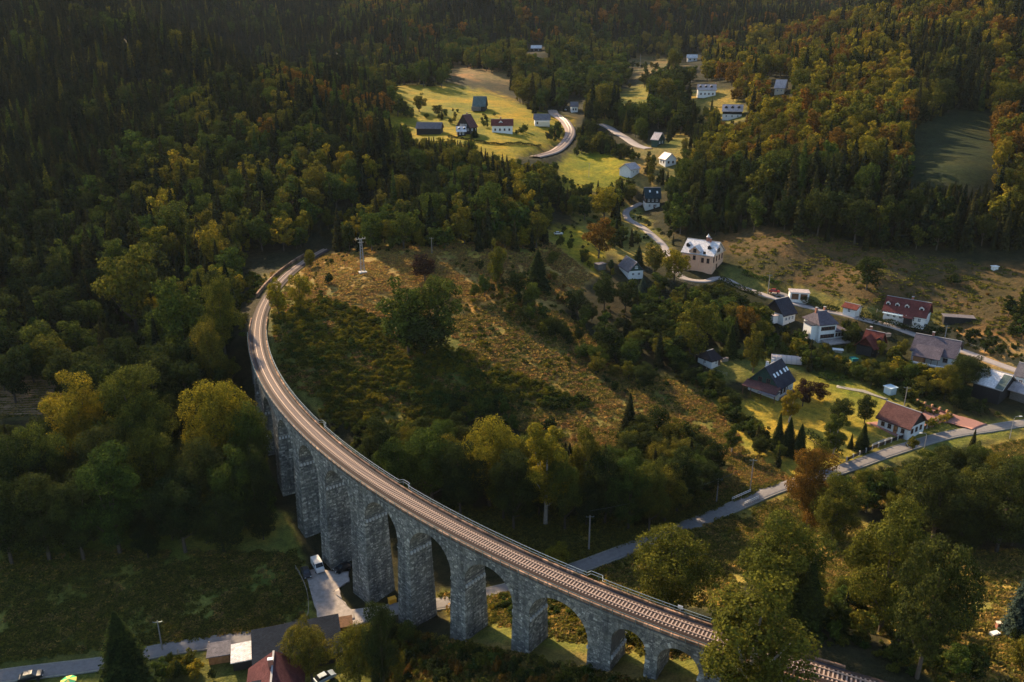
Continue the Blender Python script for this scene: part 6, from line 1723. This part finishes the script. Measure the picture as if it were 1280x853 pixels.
# make sure each far kind and tint exists once as a real tree among the nearest of the left-over ones
need = [('FB', v, t) for t in 'dgoyr' for v in range(3)] + [('FC', v, t) for t in 'sgo' for v in range(3)] + [('SH', v, t) for t in 'dgoyr' for v in range(2)]
for fam, v, t in need:
    if (fam, v, t) in SRC: continue
    kk = {'FB': 'B', 'FC': 'C', 'SH': 'H'}[fam]
    q = next((q for q in LEFT if q[5] == kk and q[6] == t and -20 < q[7] < 1300), None)
    if q:
        LEFT.remove(q); place(fam, v, t, *q[:5], *descr(t, kk, q[3], q[7], q[9]))
mass('broadleaf_forest', [t for t in LEFT if t[5] == 'B'], ('FB', 'MB'), None, 'dense broadleaf forest in green and gold covering the valley sides')
mass('spruce_forest', [t for t in LEFT if t[5] == 'C'], ('FC', 'MC'), None, 'dense dark spruce forest covering the hills')

# ---- shrubs on the open hillside behind the viaduct, garden bushes, verges
SHRUBZ = [
 ([(340,400),(400,372),(470,395),(500,430),(590,440),(650,470),(730,500),(700,515),(640,505),(560,520),(470,520),(400,500),(350,450)], 2100, .8, 2.6, 'ooygyo'),
 ([(400,480),(470,515),(560,510),(600,530),(520,560),(440,580),(400,540)], 480, .8, 2.4, 'oogy'),
 ([(560,380),(640,350),(720,380),(760,430),(700,470),(600,440)], 220, .6, 1.9, 'ogoy'),
 ([(580,320),(660,320),(700,360),(620,380),(560,340)], 60, .6, 1.8, 'gor'),
 ([(480,490),(740,495),(730,512),(640,515),(520,510)], 170, 1.2, 2.8, 'ggd'),
 ([(760,420),(830,440),(860,480),(800,500),(740,480)], 70, .7, 1.8, 'gdo'),
 ([(640,510),(900,500),(960,590),(860,620),(720,560)], 90, .4, 1.1, 'orgo'),
 ([(700,735),(860,670),(1000,620),(1060,600),(1280,550),(1280,600),(1060,620),(960,690),(900,740)], 160, .5, 1.4, 'yogo'),
 ([(470,780),(640,790),(860,850),(860,900),(470,900)], 330, .8, 2.2, 'rogdo'),
 ([(700,735),(860,765),(870,830),(700,775)], 130, 1, 2.6, 'yoog'),
 ([(545,745),(700,735),(860,780),(870,845),(700,805),(590,795)], 420, .7, 2.3, 'oggyod'),
 ([(980,740),(1180,740),(1200,860),(1000,850)], 150, 1, 2.6, 'gdoo'),
 ([(378,378),(385,330),(420,322),(410,350),(400,372)], 40, .5, 1.6, 'goy'),
 ([(0,680),(370,690),(385,760),(300,790),(0,820)], 60, .3, .8, 'god'),
 ([(1000,300),(1280,345),(1280,440),(1060,380)], 60, .5, 1.4, 'gor'),
 ([(1000,410),(1190,470),(1260,520),(1150,520),(1080,480),(1000,460)], 160, .8, 2.2, 'gdogy'),
 ([(740,380),(990,400),(980,440),(850,470),(760,450)], 170, .8, 2.4, 'gdog'),
 ([(690,220),(780,240),(830,290),(800,330),(740,330),(700,300)], 120, .8, 2.4, 'gdog'),
 ([(1150,400),(1280,430),(1280,470),(1180,440)], 90, .6, 1.8, 'gdo'),
 ([(310,340),(335,345),(320,400),(312,470),(300,440)], 60, 1, 3, 'goy'),
 ([(390,320),(450,300),(560,305),(690,305),(690,312),(560,312),(460,318),(400,345)], 90, .8, 2, 'gdo'),
]
items = []
for poly, n, h0, h1, pal in SHRUBZ:
    P = np.array([gp(*p) for p in poly])[:, :2]; x0, y0 = P.min(0); x1, y1 = P.max(0); M_ = poly_mask(poly); got = 0; k = 0
    while got < n and k < 40:
        k += 1; X, Y = rng.uniform(x0, x1, 3000), rng.uniform(y0, y1, 3000); Z = H(X, Y); px, py, wd_ = prj(X, Y, Z)
        cl = np.sin(X * .22) * np.sin(Y * .19 + X * .07) + rng.normal(0, .5, 3000)
        ok = rast(M_, px, py) & (cl > -.35); bd, _ = near_road(X, Y); ok &= bd > 1.0
        th = np.degrees(np.arctan2(Y - VY, X - VX)) % 360; dv = np.abs(np.hypot(X - VX, Y - VY) - VR); ok &= ~((dv < 4.6) & (th > 160) & (th < 262))
        for q in np.nonzero(ok)[0]:
            if got >= n: break
            if not clear_house(X[q], Y[q], 1.0): continue
            h = rnd.uniform(h0, h1) * rnd.uniform(.7, 1.1); items.append((X[q], Y[q], Z[q], h, h * rnd.uniform(.9, 1.5), 'H', rnd.choice(pal), px[q], wd_[q], py[q])); got += 1
items += [t for t in LEFT if t[5] == 'H']
items.sort(key=lambda t: -(t[3] * t[4]) / t[8] ** 2)
n_ = max(0, 296 - COUNT['H']); first = items[:n_]; rest = items[n_:]
for t in first:
    place('SH', rnd.randrange(3), t[6], *t[:5], *descr(t[6], 'H', t[3], t[7], t[9]))
mass('undergrowth', rest, ('SH',), None, 'rough green and brown undergrowth on hillside, gardens and verges')
print('shrubs', COUNT['H'], len(rest))

# ---- stubble rows on the striped field at the left edge
fb = MB()
for k in range(15):
    y0_ = 477 + k * 2.9; x1_ = 104 - max(0, k - 8) * 6
    P_ = ground_path([(-70, y0_ + 3), (0, y0_ + 1), (50, y0_ - .5), (x1_, y0_ - 2)], step=2.5, sm=2); d_ = np.gradient(P_[:, :2], axis=0); d_ /= np.hypot(d_[:, 0], d_[:, 1])[:, None]
    n_r = np.stack([-d_[:, 1], d_[:, 0]], 1); G_ = np.zeros((len(P_), 4, 3))
    for q_, (o_, z_) in enumerate(((-.7, -.1), (-.35, .28), (.35, .28), (.7, -.1))): G_[:, q_, :2] = P_[:, :2] + n_r * (o_ + rng.normal(0, .08, len(P_)))[:, None]; G_[:, q_, 2] = P_[:, 2] + z_
    fb.grid(G_, flip=True)
fb.build('stubble_rows', plain('stubble', (.36, .22, .11), .95, .35, 3, bump=.8), kind='stuff', label='pale stubble rows of the striped field at the left edge')

# ---- clipped and grown-out hedges
def hedge(pix, w_, h_, t, label, dens=26):
    p = ground_path(pix, step=.5); rg = np.random.default_rng(len(p)); n = int(len(p) * dens)
    i = rg.integers(0, len(p), n); o = p[0].copy(); ang = rg.uniform(0, math.pi, n)
    bump_ = 1 + .22 * np.sin(i * .35) + .15 * np.sin(i * .11 + 2)
    nx = np.gradient(p[:, 1]); ny = -np.gradient(p[:, 0]); l_ = np.hypot(nx, ny) + 1e-9; nx, ny = nx / l_, ny / l_
    a = np.cos(ang) * w_ / 2 * rg.uniform(.75, 1.08, n); z = np.sin(ang) ** .6 * h_ * bump_ * rg.uniform(.8, 1.05, n)
    C = np.stack([p[i, 0] + nx[i] * a, p[i, 1] + ny[i] * a, p[i, 2] + z], 1) - o + rg.normal(0, .12, (n, 3))
    N = np.stack([nx[i] * np.cos(ang), ny[i] * np.cos(ang), np.sin(ang)], 1) + rg.normal(0, .4, (n, 3)); N /= np.linalg.norm(N, axis=1)[:, None]
    V_, F_ = quads(C, N, rg.uniform(.25, .55, n), rg, .8)
    r = empty('hedge', o, label=label, cat='hedge'); link('foliage', npmesh('hedge', V_, F_, FOL[t]), r)
    q = [(tuple(Vector(x) - Vector(o))) for x in p[::4]]; MB().tube([(x, y, z - .1) for x, y, z in q], .22, 5).build('stems', M_BARK, r)
hedge([(1075,399),(1110,407),(1150,413),(1175,420)], 3.2, 2.4, 'd', 'long dark hedge on the bank below the dormered house')
hedge([(1003,377),(1030,386),(1050,389)], 2.0, 1.8, 'd', 'dark hedge along the upper lane behind the white villa')
hedge([(900,352),(925,362),(950,372)], 2.6, 2.0, 'd', 'dark hedge below the lane right of the manor house')
hedge([(928,343),(950,349),(975,356)], 2.2, 1.6, 'g', 'short hedge on the field edge right of the manor house')
hedge([(1142,490),(1170,498),(1200,508),(1232,521)], 4.0, 2.6, 'd', 'thick dark hedge above the red driveway')
hedge([(893,485),(905,500),(920,518),(935,535),(948,550)], 2.0, 1.8, 'g', 'hedge between the rough brown meadow and the yellow lawn')
hedge([(1024,472),(1040,475),(1053,473)], 3.4, 1.5, 'g', 'low rounded oval hedge on the lawn')
hedge([(1168,532),(1178,527),(1188,521)], 2.0, 1.8, 'y', 'yellowish hedge at the driveway gate')
hedge([(1010,548),(1030,560),(1050,572)], 2.4, 2.2, 'd', 'dark hedge at the lower garden corner by the road')
hedge([(560,172),(620,181),(676,184)], 1.5, 1.4, 'd', 'thin dark hedge line across the yellow meadow')

# ---- grass tussocks on the open ground
rg = np.random.default_rng(5); n = 46
C = np.c_[rg.uniform(-.8, .8, n), rg.uniform(-.8, .8, n), rg.uniform(.05, .22, n)]; N = rg.normal(size=(n, 3)); N[:, 2] *= .35; N /= np.linalg.norm(N, axis=1)[:, None]
Vg, Fg = quads(C, N, rg.uniform(.2, .5, n), rg, .9)
GRASSM = {'a': foliage('grass_straw', [(.30,.20,.07),(.24,.19,.06),(.34,.22,.09)], .35), 'b': foliage('grass_green', [(.12,.115,.03),(.15,.14,.035),(.10,.11,.03)], .35), 'c': foliage('grass_rust', [(.26,.14,.06),(.30,.18,.08),(.20,.12,.05)], .35)}
FAM['GR'] = [((np.zeros((4, 3)), np.array([[0, 1, 2, 3]])), (Vg, Fg))]; FH['GR'] = .3; FW['GR'] = 1.6
FOL.update({'a': GRASSM['a'], 'b': GRASSM['b'], 'c': GRASSM['c']})
GRZ = [
 ([(372,378),(384,325),(450,312),(520,303),(690,305),(740,345),(700,380),(640,365),(560,395),(540,425),(470,395)], 6500, 'aac'),
 ([(560,400),(640,370),(720,400),(780,470),(870,475),(930,560),(985,595),(860,640),(760,600),(680,560),(600,500)], 8500, 'acabb'),
 ([(340,340),(390,385),(470,400),(540,430),(600,500),(560,530),(450,530),(345,470)], 3000, 'bcb'),
 ([(-100,690),(370,690),(388,740),(380,780),(300,790),(-100,840)], 4000, 'bbbab'),
 ([(700,735),(870,660),(1000,615),(1060,600),(1280,550),(1340,600),(1060,640),(960,700),(900,760)], 5000, 'abb'),
 ([(1000,700),(1280,690),(1280,860),(1180,860),(1100,790)], 3500, 'ab'),
 ([(470,790),(640,790),(860,850),(860,950),(470,950)], 3500, 'bab'),
 ([(545,745),(700,735),(860,780),(870,845),(700,805),(590,795)], 2500, 'bba'),
 ([(905,300),(1000,290),(1280,340),(1280,440),(1150,400),(1000,355),(930,345)], 900, 'bb'),
 ([(540,640),(870,620),(980,600),(870,655),(715,715)], 2500, 'b'),
 ([(950,650),(1070,650),(1110,700),(1100,790),(960,740)], 2600, 'abb'),
 ([(-100,476),(110,478),(120,512),(-100,530)], 1500, 'ab'),
]
gi_ = []
for poly, n, pal in GRZ:
    P = np.array([gp(*p) for p in poly])[:, :2]; x0, y0 = P.min(0); x1, y1 = P.max(0); M_ = poly_mask(poly); got = 0; k = 0
    while got < n and k < 30:
        k += 1; X, Y = rng.uniform(x0, x1, 8000), rng.uniform(y0, y1, 8000); Z = H(X, Y); px, py, wd_ = prj(X, Y, Z); cl = np.sin(X * .3) * np.sin(Y * .27 + X * .1) + rng.normal(0, .6, 8000)
        bd, _ = near_road(X, Y); ok = np.nonzero(rast(M_, px, py) & (cl > -.2) & (bd > .15))[0][:n - got]; got += len(ok)
        th = np.degrees(np.arctan2(Y - VY, X - VX)) % 360; dv = np.abs(np.hypot(X - VX, Y - VY) - VR)
        for q in ok:
            if dv[q] < 3.6 and 160 < th[q] < 262: continue
            s = rnd.uniform(.6, 1.5); gi_.append((X[q], Y[q], Z[q] + .12, .3 * s, 1.6 * s, 'G', rnd.choice(pal), px[q], wd_[q], py[q]))
for t in 'abc':
    q = next(i for i in gi_ if i[6] == t and 100 < i[7] < 1200)
    o = link('grass_tussock', tm('GR', 0, t), None, q[:3], 0, 1.0, kind='stuff'); SRC[('GR', 0, t)] = o
mass('meadow_grass', gi_, ('GR',), None, 'tufted grass on the meadows and slopes')
print('grass', len(gi_))

# ------------------------------------------------------------------ valley haze
hz = MB(); x0, x1, y0, y1, z0, z1 = -5400, 5400, -400, 5400, float(GZ.min()) - 1.5, float(GZ.max()) + 40
hz.hexa([(x0,y0,z0),(x1,y0,z0),(x1,y1,z0),(x0,y1,z0),(x0,y0,z1),(x1,y0,z1),(x1,y1,z1),(x0,y1,z1)])
hm = bpy.data.materials.new('haze'); hm.use_nodes = True; t_ = hm.node_tree; t_.nodes.remove(t_.nodes['Principled BSDF'])
pv = t_.nodes.new('ShaderNodeVolumePrincipled'); pv.inputs['Color'].default_value = (.75, .85, .95, 1); pv.inputs['Density'].default_value = HAZE; pv.inputs['Anisotropy'].default_value = 0.0
t_.links.new(pv.outputs[0], t_.nodes['Material Output'].inputs['Volume'])
hz.build('haze', hm, kind='stuff')
print('z range', GZ.min(), GZ.max())
